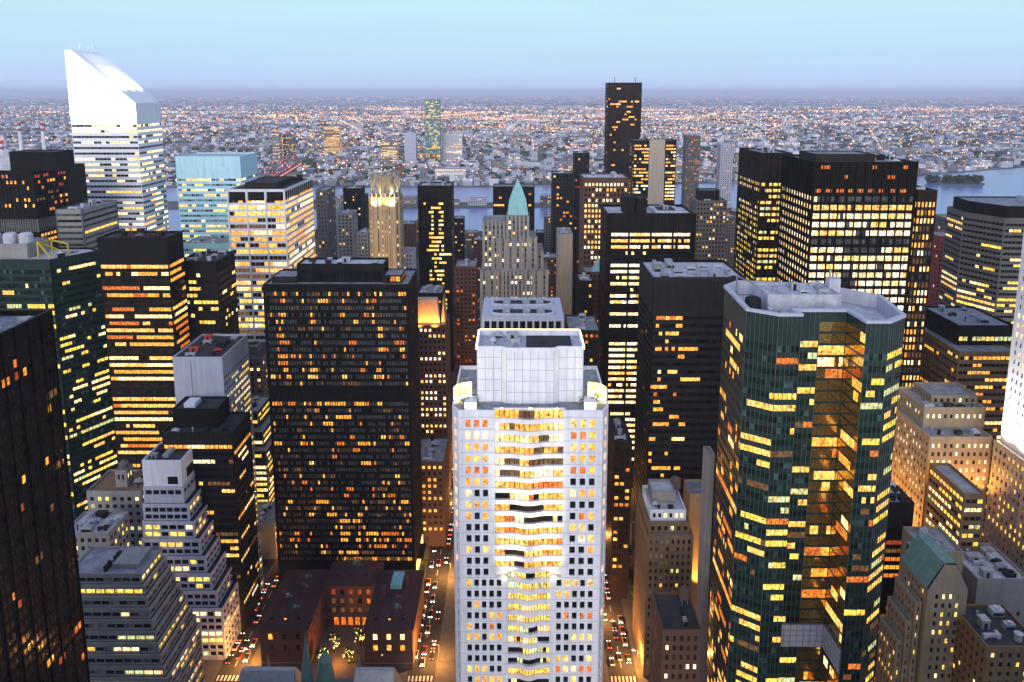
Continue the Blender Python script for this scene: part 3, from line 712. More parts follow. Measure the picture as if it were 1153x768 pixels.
# terraced bottom-left building
zx1, zz = P(162, 650, 236); zx0 = P(70, 650, 236)[0]
tf = sp(3.2, 2.6, .93, .66, .3, 'lemon', 'mixed', 3, .6, rec=.6, top=1.2, bot=.1)
tsd = sp(3.2, 2.6, .95, .66, .2, 'lemon', 'mixed', 4, .6, rec=.6, top=1.2, bot=.1)
t = ziggurat('grey terraced building whose ribbon floors step down to the corner, snowy white strips', zx1 - 2, zx0, 238, 16, zz, 10, 3.9, 1.05, .75, 'light_grey', tf, tsd, 0, dyb=.6)
mb = MB(); mb.box(zx1 - 14, zx1 - 5, 242, 252, zz - .9, zz + .9); t.part('penthouse', mb, ['light_grey'])
t.gear(zx0 + 12, zx1 - 15, 240, 252, zz - .9, 6, 9, .9); t.finish()

# --- wide black slab hotel and the brownstone palazzo before it
t = T('wide black slab tower with dense small orange windows and dark mid band', 296, 460, 320, 345, 32, 'charcoal',
      {0: sp(1.28, 3.42, .72, .56, .12, 'ember', 'grey', 1.8, 0, rec=.18, top=3.0, bot=12, side=1.2, skip=lambda i, j, nx, ny: ny - 16 <= j <= ny - 15,
             zone=lambda i, j, nx, ny: (3.2 if (i // 3) % 4 == 1 and j > ny - 15 else 1) * (4.5 if j == ny - 17 and i < nx * .7 else 1) * (3 if j < 7 and i > nx * .5 else 1) * (9 if j == 0 and i > nx * .45 else 1)),
       1: sp(2.5, 3.42, .4, .4, .05, 'dim', 'black', 1, 0, rec=.1)}, span='charcoal', finish=False, roof='roof_grey', parapet=.8)
xa, za = P(334, 297, 352); xb = P(432, 297, 352)[0]
zr2 = t.tier(rect(xa, xb, 352, 366), t.zr, za, 'charcoal', None, sp(3, 9, .85, .6, .06, 'lemon', 'black', 1, bot=1), roof='roof_pale', name='penthouse')
t.gear(xa + 2, xb - 2, 353, 365, zr2, 8, 2, .8)
t.tier(rect(P(305, 312, 349)[0], xa, 350, 364), t.zr, t.zr + 3.2, 'dark_grey', parapet=.4, name='plant_room'); t.tier(rect(xb, P(452, 312, 349)[0], 350, 364), t.zr, t.zr + 4.0, 'dark_grey', None, sp(3, 3.4, .8, .7, .6, 'orange', 'black', bot=.2, top=.2), parapet=.4, name='plant_room')
t.fins(t.poly[0], t.poly[1], 12, t.z, 1.28, .16, .2, 'black_metal')
mb = MB(); mb.box(t.x1 + .02, t.x1 + .3, 350, 375, 1.2, 9); t.part('lit_lobby', mb, ['lit_shop']); mb = MB(); mb.box(t.x1 + .02, t.x1 + 3.2, 353, 366, 9.1, 9.6); t.part('entrance_canopy', mb, ['dark_grey'])
t.finish()
slab = t

vx0, vx1 = G(291, 708, 20)[0], G(464, 708, 20)[0]; YV = 289.0; ZV = 19.0
t = Tower('brownstone_mansion', 'dark red roofed brownstone palazzo round a lit forecourt at the foot of the black slab', 'mansion', ((vx0 + vx1) / 2, 315, 0))
wl_, wr_ = vx0 + 20.5, vx1 - 20.5
vs_ = sp(5.2, 5.2, .32, .55, .05, 'orange', 'brown', 1, 0, rec=.35, top=1.2, bot=3.0, side=1.5); vs2 = sp(5.2, 5.2, .32, .55, .95, 'yellow', 'brown', 3, 0, rec=.35, top=1.2, bot=7.0, side=1.5)
vs3 = sp(4.0, 4.6, .42, .6, .75, 'orange', 'brown', 2, 0, rec=.35, top=1.2, bot=3.0, side=2)
def hip(mbuf, x0, x1, y0, y1, z, h, ov=.6, m=0):
    a, b = (x1 - x0) / 2, (y1 - y0) / 2; k = min(a, b) * .62
    mbuf.frustum(rect(x0 - ov, x1 + ov, y0 - ov, y1 + ov), z, rect(x0 + k, x1 - k, y0 + k, y1 - k), z + h, m)
for xA, xB, yA, yB, spc, edg, hh in ((vx0, wl_, YV, 329, vs_, [0, 1], 4.2), (wr_, vx1, YV, 329, vs2, [0, 3], 4.2), (wl_, wr_, 318, 335, vs3, [0], 4.6)):
    t.tier(rect(xA, xB, yA, yB), 0, ZV, 'brownstone', None, spc, edges=edg, roof='roof_slate', parapet=0)
    mb = MB(); mb.box(xA - .5, xB + .5, yA - .5, yB, ZV - .6, ZV + .02); t.part('cornice', mb, ['brownstone'])
    mb = MB(); hip(mb, xA, xB, yA, yB, ZV + .03, hh); t.part('hip_roof', mb, ['roof_slate'])
    for zc_ in (2.6, 7.6, 13.0):
        mb = MB(); mb.box(xA - .18, xB + .18, yA - .18, yA, zc_, zc_ + .4); t.part('string_course', mb, ['limestone' if zc_ < 3 else 'brownstone'])
    for kx in range(3):     # attic dormers and roof vents
        xd_ = xA + (xB - xA) * (kx + .75) / 3.5; mb = MB(); mb.box(xd_ - .8, xd_ + .8, yA + 3.0, yA + 5.2, ZV + 1.0, ZV + 3.2); mb.box(xd_ - .5, xd_ + .5, yA + 2.94, yA + 3.0, ZV + 1.5, ZV + 2.8, 1); mb.frustum(rect(xd_ - 1, xd_ + 1, yA + 2.8, yA + 5.2), ZV + 3.2, rect(xd_ - .1, xd_ + .1, yA + 2.8, yA + 5.2), ZV + 4.0); t.part('dormer', mb, ['roof_slate', 'lit_gold' if (kx + int(xA)) % 3 == 0 else 'glass_black'])
    for ky in range(4):
        xd_, yd_ = xA + (xB - xA) * t.rng.uniform(.35, .65), yA + 8 + ky * (yB - yA - 12) / 4; mb = MB(); mb.box(xd_ - .7, xd_ + .7, yd_ - .7, yd_ + .7, ZV + hh - .4, ZV + hh + t.rng.uniform(.6, 1.6)); mb.cyl(xd_ + 1.6, yd_, ZV + hh - .3, ZV + hh + .9, .35, k=8); t.part('roof_vent', mb, [t.rng.choice(['galvanised', 'mid_grey', 'copper_green'])])
for xd, yd, ww_ in ((vx0 + 7, 300, 2.2), (vx0 + 14, 306, 1.6), (wr_ + 6, 304, 1.8), (wr_ + 15, 312, 2.0)):
    mb = MB(); mb.box(xd - .6, xd + .6, yd, yd + 2, ZV + 3.5, ZV + 8.2); mb.box(xd - .8, xd + .8, yd - .2, yd + 2.2, ZV + 8.2, ZV + 8.6); t.part('chimney', mb, ['brown_brick'])
mb = MB(); mb.box(wr_ + 8, wr_ + 13, 309, 319, ZV + 4.6, ZV + 6.6); t.part('skylight', mb, ['copper_teal'])
mb = MB(); mb.box(wl_ + 1.5, wr_ - 1.5, 315.5, 317.6, .15, 5.2)
for k in range(6): mb.cyl(wl_ + 4 + k * (wr_ - wl_ - 8) / 5, 315.2, .15, 5, .35, k=8)
t.part('arcade', mb, ['brownstone'])
mb = MB()
for k in range(5): mb.box(wl_ + 4.6 + k * (wr_ - wl_ - 8) / 5, wl_ + 3.4 + (k + 1) * (wr_ - wl_ - 8) / 5, 315.42, 315.48, .6, 4.4)
t.part('arcade_glazing', mb, ['lit_orange'])
t.finish()

# --- orange-crowned hotel and other pieces in the 50th street canyon
t = T('brown brick tower with steep orange floodlit crown beside the black slab', 455, 503, 366, 425, 22, 'brown_brick', sp(2.5, 3.5, .5, .5, .38, 'white', 'black', 1.3, .45, rec=.3, top=1.5), cat='hotel tower', name='hotel_tower', finish=False, roof='roof_dark')
xa, xb = t.x0 + 2, t.x1 - 1
mb = MB(); ztp = P(480, 340, 425)[1]
mb.frustum(rect(xa, xb - 3, 427, 438), t.zr, rect(xa + 2, xb - 5, 430, 436), ztp, 0)
mb.poly([(xb - 2.6, 428, t.zr), (xb, 428, t.zr), (xb - 1.3, 428, ztp + 2)]); mb.poly([(xb - 2.6, 440, t.zr), (xb - 1.3, 440, ztp + 2), (xb, 440, t.zr)]); mb.quads([[(xb - 2.6, 440, t.zr), (xb - 2.6, 428, t.zr), (xb - 1.3, 428, ztp + 2), (xb - 1.3, 440, ztp + 2)], [(xb, 428, t.zr), (xb, 440, t.zr), (xb - 1.3, 440, ztp + 2), (xb - 1.3, 428, ztp + 2)]])
t.part('crown', mb, ['warm_limestone'])
mb = MB(); mb.box(xa, xb - 1, 425.6, 426.2, t.zr, t.zr + .5); t.part('flood_strip', mb, ['lamp_orange'])
t.finish()
orange_crown = ((xa + xb) / 2, 426, t.zr + .8)
T('low dark brick block with a lit ledge, in the canyon below the orange-crowned tower', 466, 500, 520, 378, 30, 'brown_brick', sp(3, 3.6, .5, .5, .3, 'gold', 'brown'), name='brick_block', cat='building', gear=4, roof='roof_grey')

# --- art deco tower with lacy crown
Yg = 560.0; gx0, gz = P(414, 222, Yg); gx1 = P(449, 222, Yg)[0]; gt = P(430, 194, Yg)[1]
t = Tower('art_deco_tower', 'slender tan art deco tower with pale lacy floodlit crown', 'skyscraper', ((gx0 + gx1) / 2, Yg + 12, 0))
ds = sp(3.1, 3.6, .46, .55, .5, 'yellow', 'brown', 1.2, .3, rec=.6, top=3, side=2.2)
c_ = 3.2
ogn = [(gx0 + c_, Yg), (gx1 - c_, Yg), (gx1, Yg + c_), (gx1, Yg + 24 - c_), (gx1 - c_, Yg + 24), (gx0 + c_, Yg + 24), (gx0, Yg + 24 - c_), (gx0, Yg + c_)]
t.tier(ogn, 0, gz, 'warm_limestone', 'tan_brick', ds, parapet=1)
t.fins(ogn[0], ogn[1], 40, gz + 3, 3.1, .9, .7, 'warm_limestone', 'buttress')
mb = MB()
for ang in range(16):     # openwork crown of pointed ribs
    t_ = 2 * math.pi * ang / 16; rr = (gx1 - gx0) / 2
    xx, yy = (gx0 + gx1) / 2 + rr * .94 * math.cos(t_), Yg + 12 + 11 * math.sin(t_)
    h_ = (gt - gz) * (1.0 if ang % 2 else .68)
    mb.frustum(rect(xx - .8, xx + .8, yy - .8, yy + .8), gz - .5, rect(xx - .15, xx + .15, yy - .15, yy + .15), gz + h_, 0)
    x2, y2 = (gx0 + gx1) / 2 + rr * .62 * math.cos(t_), Yg + 12 + 7.5 * math.sin(t_)
    mb.bar((xx, yy, gz + h_ * .45), (x2, y2, gz + h_ * .95), .6)
mb.cyl((gx0 + gx1) / 2, Yg + 12, gz - 1, gz + (gt - gz) * .8, 7.5, 5.5, 16)
t.part('crown', mb, ['limestone'])
t.finish(); deco = ((gx0 + gx1) / 2, Yg, gz, gt)

t = T('slim black slab between art deco tower and twin-winged hotel, lemon middle strip', 470, 508, 209, 640, 28, 'black_metal',
      sp(2.2, 3.7, .9, .5, .55, 'lemon', 'black', 2, .1, rec=.15, top=10, zone=lambda i, j, nx, ny: 1 if nx * .3 < i < nx * .72 else .02), span='charcoal', gear=2)

# --- twin-winged limestone hotel with green copper lantern
Yw = 470.0
def WX(px, Y=Yw, py=250): return P(px, py, Y)[0]
t = Tower('hotel_tower', 'grey limestone hotel stepped up to one green copper capped lantern', 'hotel tower', (WX(580), Yw + 20, 0))
hs_ = sp(2.5, 3.5, .5, .55, .22, 'white', 'grey', 1.1, .1, rec=.5, top=2.5, side=1.0)
def wt(pl, pr, py, y0, y1, z0=0, **k):
    z_ = P((pl + pr) / 2, py, y0)[1]; return t.tier(rect(P(pl, py, y0)[0], P(pr, py, y0)[0], y0, y1), z0, z_, 'light_grey', 'mid_grey', hs_, **k), z_
wt(541, 617, 305, 470, 500); wt(554, 604, 268, 474, 500); wt(543, 569, 249, 478, 502); wt(599, 612, 282, 478, 502); zr, zc = wt(570, 596, 243, 476, 492)
for a_, b_ in ((541, 617), (554, 604)): pass
for ax, bx, y_, zz_ in ((WX(541, 470), WX(617, 470), 470, P(580, 305, 470)[1]), (WX(554, 474), WX(604, 474), 474, P(580, 268, 474)[1])): t.fins((ax, y_), (bx, y_), 30, zz_ + 1.2, 5.0, 1.1, .6, 'light_grey', 'buttress')
xa, xb = P(570, 243, 476)[0] + .8, P(596, 243, 476)[0] - .8
ztop = P(583, 206, 480)[1]; yc = 484; hwid = (xb - xa) / 2; xc = (xa + xb) / 2
def sq(h_): return rect(xc - h_, xc + h_, yc - h_, yc + h_)
mb = MB(); mb.frustum(sq(hwid), zc, sq(hwid * .82), zc + (ztop - zc) * .45); mb.frustum(sq(hwid * .82), zc + (ztop - zc) * .45, sq(hwid * .38), zc + (ztop - zc) * .85); mb.frustum(sq(hwid * .34), zc + (ztop - zc) * .85, sq(.3), ztop + 2)
for i in (-1, 1):
    for j in (-1, 1): mb.frustum(rect(xc + i * hwid * .9 - .6, xc + i * hwid * .9 + .6, yc + j * hwid * .9 - .6, yc + j * hwid * .9 + .6), zc, rect(xc + i * hwid * .9 - .1, xc + i * hwid * .9 + .1, yc + j * hwid * .9 - .1, yc + j * hwid * .9 + .1), zc + 6, 0)
t.part('copper_cap', mb, ['copper_teal'])
t.finish()
T('plain black slab showing on both sides of the copper lantern', 555, 602, 210, 740, 25, 'black_metal', sp(2.6, 3.7, .9, .5, .07, 'gold', 'black', 1.5, .1, rec=.12, top=2), span='charcoal')

# --- bluish roofed tower directly behind the white floodlit tower
t = T('pale tower with row of square top openings and oval roof wells behind the floodlit tower', 542, 635, 357, 300, 30, 'bluish_grey',
      sp(2.95, 5.2, .72, .78, .0, 'yellow', 'black', 1, 0, rec=1.2, top=1.2, side=.8, skip=lambda i, j, nx, ny: j < ny - 1), finish=False, roof='bluish_grey', parapet=0)
def oval(cx, cy, a, b, k=20): return [(cx + math.copysign(abs(math.cos(q)) ** .5, math.cos(q)) * a, cy + math.copysign(abs(math.sin(q)) ** .5, math.sin(q)) * b) for q in [2 * math.pi * i / k for i in range(k)]]
xm = (t.x0 + t.x1) / 2; ha_ = (t.x1 - t.x0) / 2
for yy in (307, 321):   # raised rims round two dark wells
    mb = MB(); o_ = oval(xm, yy, ha_ * .8, 5.2); i_ = oval(xm, yy, ha_ * .74, 4.4); k = len(o_)
    for a in range(k):
        b = (a + 1) % k
        mb.quads([[(*o_[a], t.z), (*o_[b], t.z), (*o_[b], t.z + .9), (*o_[a], t.z + .9)], [(*o_[a], t.z + .9), (*o_[b], t.z + .9), (*i_[b], t.z + .9), (*i_[a], t.z + .9)], [(*i_[b], t.z), (*i_[a], t.z), (*i_[a], t.z + .9), (*i_[b], t.z + .9)]])
    t.part('well_rim', mb, ['bluish_grey'])
    mb = MB(); mb.poly([(x, y, t.z + .05) for x, y in i_]); t.part('roof_well', mb, ['roof_dark'])
    for dx in (-.4, .1, .45):
        mb = MB(); mb.box(xm + dx * ha_ - 1.6, xm + dx * ha_ + 1.6, yy - 1.5, yy + 1.5, t.z + .05, t.z + 1.6); mb.cyl(xm + dx * ha_, yy, t.z + 1.6, t.z + 2.1, 1.1); t.part('roof_unit', mb, ['galvanised'])
t.finish()
# ------------------------------------------------------------------ white floodlit tower, centre
YS = 205.0
sx0, sz = P(508, 462, YS); sx1 = P(687, 462, YS)[0]
xc = (sx0 + sx1) / 2
t = Tower('white_tower', 'tall white stone tower with wavy glazed centre bay and glowing crown', 'skyscraper', (xc, YS + 18, 0))
FH = 3.62
bx0 = P(557, 462, YS)[0]; bx1 = P(635, 462, YS)[0]       # centre bay
nx0 = P(572, 670, YS)[0]; nx1 = P(619, 670, YS)[0]       # narrower bay lower down
ch = 3.6; DS = 36
sw = sp(2.6, FH, .60, .62, .6, 'gold', 'black', 1.6, .5, rec=.45, top=2.2, bot=-.02, side=1.55, sill=.5)
zmid = sz - 2.2 - 14 * FH       # bay narrows below this height
zone_hi = lambda i, j, nx, ny: 1.6 if j > ny - 9 else (.55 if j > ny - 20 else .35)
sw['zone'] = zone_hi
swl = dict(sw); swl['p'] = .38; swl['top'] = 0.0; swl['bot'] = 5.0; swl['zone'] = None
# upper shaft: wings, chamfers, recessed back wall of the bay
rb = 1.6
up = [(sx0 + ch * .55, YS), (bx0, YS), (bx0, YS + rb), (bx1, YS + rb), (bx1, YS), (sx1 - ch * .55, YS), (sx1, YS + ch), (sx1, YS + DS), (sx0, YS + DS), (sx0, YS + ch)]
chs = dict(sw); chs['bay'] = 3.6; chs['wf'] = .42; chs['side'] = .3
zr = t.tier(up, zmid, sz, 'white_panel', None, {0: sw, 4: sw, 5: chs, 9: chs, 6: dict(sw, bay=3.4), 8: dict(sw, bay=3.4)}, roof='roof_grey', parapet=1.2)
lo = [(sx0 + ch * .55, YS), (nx0, YS), (nx0, YS + rb), (nx1, YS + rb), (nx1, YS), (sx1 - ch * .55, YS), (sx1, YS + ch), (sx1, YS + DS), (sx0, YS + DS), (sx0, YS + ch)]
swl2 = dict(swl, bay=2.42)
t.tier(lo, 0, zmid, 'white_panel', None, {0: swl2, 4: swl2, 5: dict(chs, zone=None, p=.2, top=0., bot=5.), 9: dict(chs, zone=None, p=.2, top=0., bot=5.), 6: dict(swl, bay=3.4), 8: dict(swl, bay=3.4)}, roof='white_panel', parapet=0)
def wave(u):    # plan of the undulating bay: flat ends, bowed middle
    if u < .26 or u > .74: return 0.0
    return .5 * (1 - math.cos((u - .26) / .48 * 2 * math.pi)) ** .7 * .72
def bay(xa, xb, z, pal, p, rng_):
    """one storey of the bay: a wavy white balcony band over a ribbon of panes"""
    N = 24; w = xb - xa
    us = [i / N for i in range(N + 1)]; pf = [(xa + u * w, YS + .35 - wave(u) * 1.7) for u in us]
    mb = MB()
    for i in range(N):
        a, b = pf[i], pf[i + 1]; y2 = YS + rb - .02
        mb.quads([[(*a, z), (*b, z), (*b, z + 1.3), (*a, z + 1.3)], [(*a, z + 1.3), (*b, z + 1.3), (b[0], y2, z + 1.3), (a[0], y2, z + 1.3)], [(a[0], y2, z), (b[0], y2, z), (*b, z), (*a, z)]])
    t.part('balcony_band', mb, ['white_panel'])
    K = 14; keys = sorted(set(k for k, _ in PAL[pal])) + ['glass_black', 'glass_brown']; q, m = [], []; mu = MB(); cur = None
    for i in range(K):
        u0, u1 = i / K, (i + 1) / K
        if cur is None or rng_.random() < .45: cur = pick(rng_, PAL[pal]) if rng_.random() < p else rng_.choice(['glass_black', 'glass_brown'])
        a = (xa + u0 * w, YS + rb - .25 - wave(u0) * 1.7); b = (xa + u1 * w, YS + rb - .25 - wave(u1) * 1.7)
        q.append([(*a, z + 1.3), (*b, z + 1.3), (*b, z + FH), (*a, z + FH)]); m.append(keys.index(cur))
        mu.box(a[0] - .09, a[0] + .09, a[1] - .16, a[1] - .02, z + 1.3, z + FH)
    g = MB(); g.quads(q, m); gb = g.build('window_band', keys, t.e)
    mo = mu.build('mullion', ['bronze_metal'], gb, base=t.e.location)
r5 = random.Random(5)
k = 0; z = sz - FH - .4
while z > 8:
    hi = z > zmid - .5
    bay(bx0 if hi else nx0, bx1 if hi else nx1, z, 'yellow' if k < 6 else ('gold' if k < 14 else 'lemon'), (1.0 if k < 7 else .78) if hi else (.95 if r5.random() < .5 else .35), r5)
    z -= FH; k += 1
zlast = z + FH
# crown block
kx0, kz = P(537, 390, YS + 9); kx1 = P(657, 390, YS + 9)[0]
kb = [(kx0, YS + 9), (xc - 8.5, YS + 9), (xc - 7, YS + 7.6), (xc + 7, YS + 7.6), (xc + 8.5, YS + 9), (kx1, YS + 9), (kx1, YS + 25), (kx0, YS + 25)]
zc = t.tier(kb, zr, kz, 'white_panel', roof='roof_pale', parapet=1.8, name='crown')
mb = MB(); mb.box(xc - 1, kx1 - 3, YS + 13, YS + 23, zc, zc + .5); t.part('roof_hatch', mb, ['roof_dark'])
for a, b in ((kb[0], kb[1]), (kb[2], kb[3]), (kb[4], kb[5])): t.fins(a, b, zr, kz - .95, 2.4, .14, .06, 'joint_grey', 'panel_joint')
mb = MB()
for q_ in range(1, 5):
    zz_ = zr + (kz - zr) * q_ / 5
    for a, b in ((kb[0], kb[1]), (kb[2], kb[3]), (kb[4], kb[5])): mb.box(a[0] + .02, b[0] - .02, a[1] - .04, a[1] - .005, zz_, zz_ + .14)
t.part('panel_joint', mb, ['joint_grey'])
mb = MB()
for q_ in range(0, 36):     # grey joints between the stone courses of the two wings
    zz_ = sz - 2.2 - q_ * FH - .04
    if zz_ < 4: break
    e0, e1 = (bx0, bx1) if zz_ > zmid else (nx0, nx1)
    mb.box(sx0 + ch * .6, e0 - .1, YS - .03, YS - .004, zz_, zz_ + .1); mb.box(e1 + .1, sx1 - ch * .6, YS - .03, YS - .004, zz_, zz_ + .1)
t.part('panel_joint', mb, ['joint_grey'])
t.gear(kx0 + 2, xc - 2, YS + 12, YS + 24, zc, 7, 4, .7, ('galvanised', 'roof_pale'))
for s_ in (-1, 1):     # low parapet blocks beside the crown
    xa = kx0 - 3.5 if s_ < 0 else kx1
    mb = MB(); mb.box(xa, xa + 3.5, YS + 3.2, YS + 8, zr, zr + 2.2); t.part('parapet_block', mb, ['white_panel'])
    # roof garden behind a curved glowing rim
    cxg = sx0 + 5.2 if s_ < 0 else sx1 - 5.2
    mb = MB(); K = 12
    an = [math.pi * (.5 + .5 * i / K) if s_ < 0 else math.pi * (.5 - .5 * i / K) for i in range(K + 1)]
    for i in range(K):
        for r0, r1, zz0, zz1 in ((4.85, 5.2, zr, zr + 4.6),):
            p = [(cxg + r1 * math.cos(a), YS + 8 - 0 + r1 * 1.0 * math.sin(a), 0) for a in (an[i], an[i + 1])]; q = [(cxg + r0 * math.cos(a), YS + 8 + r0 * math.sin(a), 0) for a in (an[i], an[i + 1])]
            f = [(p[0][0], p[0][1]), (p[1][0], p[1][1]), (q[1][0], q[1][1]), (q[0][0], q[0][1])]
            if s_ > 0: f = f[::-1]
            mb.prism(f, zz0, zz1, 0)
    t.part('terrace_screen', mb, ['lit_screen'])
    mb = MB(); mb.box(cxg - 3.2 if s_ < 0 else cxg - 5.0, cxg + 5.0 if s_ < 0 else cxg + 3.2, YS + .6, YS + .95, zr, zr + .5); t.part('flood_strip', mb, ['lamp_flood'])
    mb = MB()
    for i in range(K):
        a = (an[i] + an[i + 1]) / 2; mb.box(cxg + 4.6 * math.cos(a) - .25, cxg + 4.6 * math.cos(a) + .25, YS + 8 + 4.6 * math.sin(a) - .25, YS + 8 + 4.6 * math.sin(a) + .25, zr + .0, zr + .5)
    t.part('flood_lamp', mb, ['lamp_flood'])
mb = MB(); mb.box(kx0 - .35, kx0 - .05, YS + 9, YS + 25, kz - .9, kz + .05); mb.box(kx1 + .05, kx1 + .35, YS + 9, YS + 25, kz - .9, kz + .05); mb.box(kx0, kx1, YS + 25.05, YS + 25.4, kz - .9, kz + .05); t.part('flood_strip', mb, ['lamp_flood'])
for s_, xx in ((-1, nx0 - 1.2), (1, nx1 + 1.2)):    # floodlamps on the ledge where the bay narrows
    mb = MB(); mb.cyl(xx, YS - .7, zmid - .3, zmid + .1, .25, .6, 12); mb.cyl(xx, YS - .7, zmid + .1, zmid + .7, .6, .55, 12); mb.box(xx - .15, xx + .15, YS - .7, YS, zmid - .5, zmid - .3)
    t.part('flood_lamp', mb, ['lamp_flood'])
t.finish()
swiss = dict(sx0=sx0, sx1=sx1, zr=zr, zmid=zmid, nx0=nx0, nx1=nx1, kx0=kx0, kx1=kx1, kz=kz, xc=xc, bx0=bx0, bx1=bx1, sz=sz)

# roof-garden shrubs on the terrace
def leafball(mb, r_, cx, cy, cz, rad, n, size, mats=(0, 1), flat=1.0):
    q, m = [], []
    for _ in range(n):
        v = np.array([r_.gauss(0, 1), r_.gauss(0, 1), r_.gauss(0, 1)]); v = v / np.linalg.norm(v) * rad * r_.uniform(.45, 1.05); v[2] *= flat
        c0 = np.array([cx, cy, cz]) + v
        a = np.array([r_.gauss(0, 1), r_.gauss(0, 1), r_.gauss(0, .6)]); a /= np.linalg.norm(a); b = np.cross(a, [r_.gauss(0, 1), r_.gauss(0, 1), r_.gauss(0, 1)]); b /= np.linalg.norm(b)
        s_ = size * r_.uniform(.6, 1.3)
        q.append([c0 - a * s_, c0 + b * s_ * .6, c0 + a * s_, c0 - b * s_ * .6]); m.append(mats[0] if r_.random() < .6 else mats[1])
    mb.quads(q, m)
r7 = random.Random(7)
for s_ in (-1, 1):
    cxg = sx0 + 5.2 if s_ < 0 else sx1 - 5.2
    for i in range(5):
        xx, yy = cxg + r7.uniform(-3.2, 3.2), YS + r7.uniform(4.2, 10)
        e = empty('shrub', (xx, yy, zr), 'clipped green shrub in the glowing corner roof garden of the white tower', 'shrub', 'roof garden shrubs on the white tower')
        mb = MB(); leafball(mb, r7, xx, yy, zr + 1.3, 1.2, 170, .22); mb.build('foliage', ['leaf', 'leaf_dark'], e)
        mb = MB(); mb.cyl(xx, yy, zr, zr + 1.1, .12, .08, 6); mb.build('stem', ['bark'], e)

# ------------------------------------------------------------------ centre right
t = T('dark slab tower with white lit window bands and twin box penthouse', 684, 783, 240, 440, 36, 'black_metal',
      {0: sp(1.75, 3.75, .97, .5, .55, 'white', 'black', 5, .55, rec=.25, top=11, bot=3, side=2.6, zone=lambda i, j, nx, ny: 1.2 if i < nx * .34 or j > ny - 6 else .5), 3: sp(3, 3.75, .5, .5, .12, 'gold', 'black', 1, 0, rec=.15, top=11)}, span='charcoal', finish=False, roof='roof_pale', parapet=1.6)
t.fins(t.poly[0], t.poly[1], 0, t.z, (t.x1 - t.x0) / 4.2, 1.1, .7, 'black_metal', 'pier')
t.fins(t.poly[0], t.poly[1], t.z - 10.5, t.z - 1, 1.75, .18, .5, 'dark_grey')
xa, za = P(703, 221, 448); xb = P(728, 221, 448)[0]
t.tier(rect(xa, (xa + xb) / 2 - .6, 446, 462), t.zr, za, 'charcoal', parapet=.5, roof='roof_dark', name='penthouse'); t.tier(rect((xa + xb) / 2 + .6, xb, 446, 462), t.zr, za - 1, 'charcoal', parapet=.5, roof='roof_dark', name='penthouse')
mb = MB(); mb.box(xb + 5, t.x1 - 6, 447, 470, t.zr, t.zr + 1.5); mb.box(xb + 8, t.x1 - 9, 451, 466, t.zr + 1.5, t.zr + 1.7, 1); t.part('roof_well', mb, ['roof_pale', 'roof_dark'])
t.gear(xb + 9, t.x1 - 10, 452, 465, t.zr + 1.7, 4, 3, .8); t.finish()

t = T('matt black slab office tower with ribbed crown, nearly unlit, cluttered pale roof', 735, 840, 312, 335, 37, 'black_metal',
      {0: sp(1.5, 3.7, .97, .48, .3, 'gold', 'black', 4, .5, rec=.18, top=17.5, bot=3, zone=lambda i, j, nx, ny: .6 if i < nx * .36 else .02), 3: sp(1.5, 3.7, .9, .48, .03, 'dim', 'black', 1, 0, rec=.15, top=17)}, span='dark_grey', finish=False, roof='roof_pale', parapet=1.4)
t.fins(t.poly[0], t.poly[1], t.z - 15, t.z - 2, 1.5, .22, .3, 'dark_grey')
t.gear(t.x0 + 2, t.x1 - 2, 337, 369, t.zr, 22, 6, 1.0, ('galvanised', 'roof_pale', 'light_grey')); t.finish()
T('narrow dark annex with lit window ends, foot of the white banded slab', 691, 712, 498, 335, 28, 'bronze_metal', sp(2.4, 3.6, .7, .5, .22, 'gold', 'brown', 2, .3), name='annex_block', cat='office block', gear=2, roof='roof_dark')

# tan apartment house with setbacks
t = Tower('apartment_house', 'tan masonry apartment house with stepped white-lit penthouse terraces', 'apartment house', (P(752, 620, 285)[0], 300, 0))
ax0, az = P(729, 603, 285); ax1 = P(781, 603, 285)[0]
aps = sp(2.35, 3.3, .46, .56, .14, 'lemon', 'mixed', 1.5, .55, rec=.35, top=1.2, bot=4)
t.tier(rect(ax0, ax1, 285, 314), 0, az, 'tan_brick', None, aps, roof='roof_grey')
t.tier(rect(ax0 + .8, ax1 - .8, 288, 313), az - 1, az + 4, 'tan_brick', None, sp(2.5, 3.3, .5, .6, .3, 'lemon', 'mixed', bot=.4, top=1), roof='roof_grey')
t.tier(rect(ax0 + 2, ax1 - 2, 291, 311), az + 3, az + 8, 'white_panel', None, sp(2.5, 3.3, .5, .6, .3, 'lemon', 'black', bot=.6, top=1), roof='roof_pale')
t.tier(rect(ax0 + 4, ax1 - 5, 298, 309), az + 7, az + 12, 'light_grey', roof='roof_pale', name='plant_room')
t.tank(ax1 - 3.2, 307, az + 7, 2.2, 4.2, 2); t.gear(ax0 + 3, ax1 - 6, 292, 297, az + 7, 4, 2, .6); t.finish()
T('plain brown wall of a narrow building behind the tan apartment house', 777, 797, 556, 318, 13, 'warm_limestone', None, cat='building', name='narrow_building', roof='roof_grey')
T('tall thin pale grey slab end beside the faceted green tower', 797, 805, 512, 262, 7, 'light_grey', None, cat='building', name='thin_slab')
t = T('low brown building with black roof and lit left cornice, bottom centre', 746, 790, 709, 228, 20, 'brown_brick', sp(2.6, 3.6, .45, .55, .18, 'white', 'brown', 1.3, .3, rec=.35), name='low_building', cat='building', finish=False, roof='roof_dark', parapet=1.2)
t.tank(t.x1 - 2.5, 243, t.zr, 1.9, 3.2, 2.5); t.gear(t.x0 + 8, t.x1 - 4, 231, 240, t.zr, 3, 3, .6); t.finish()

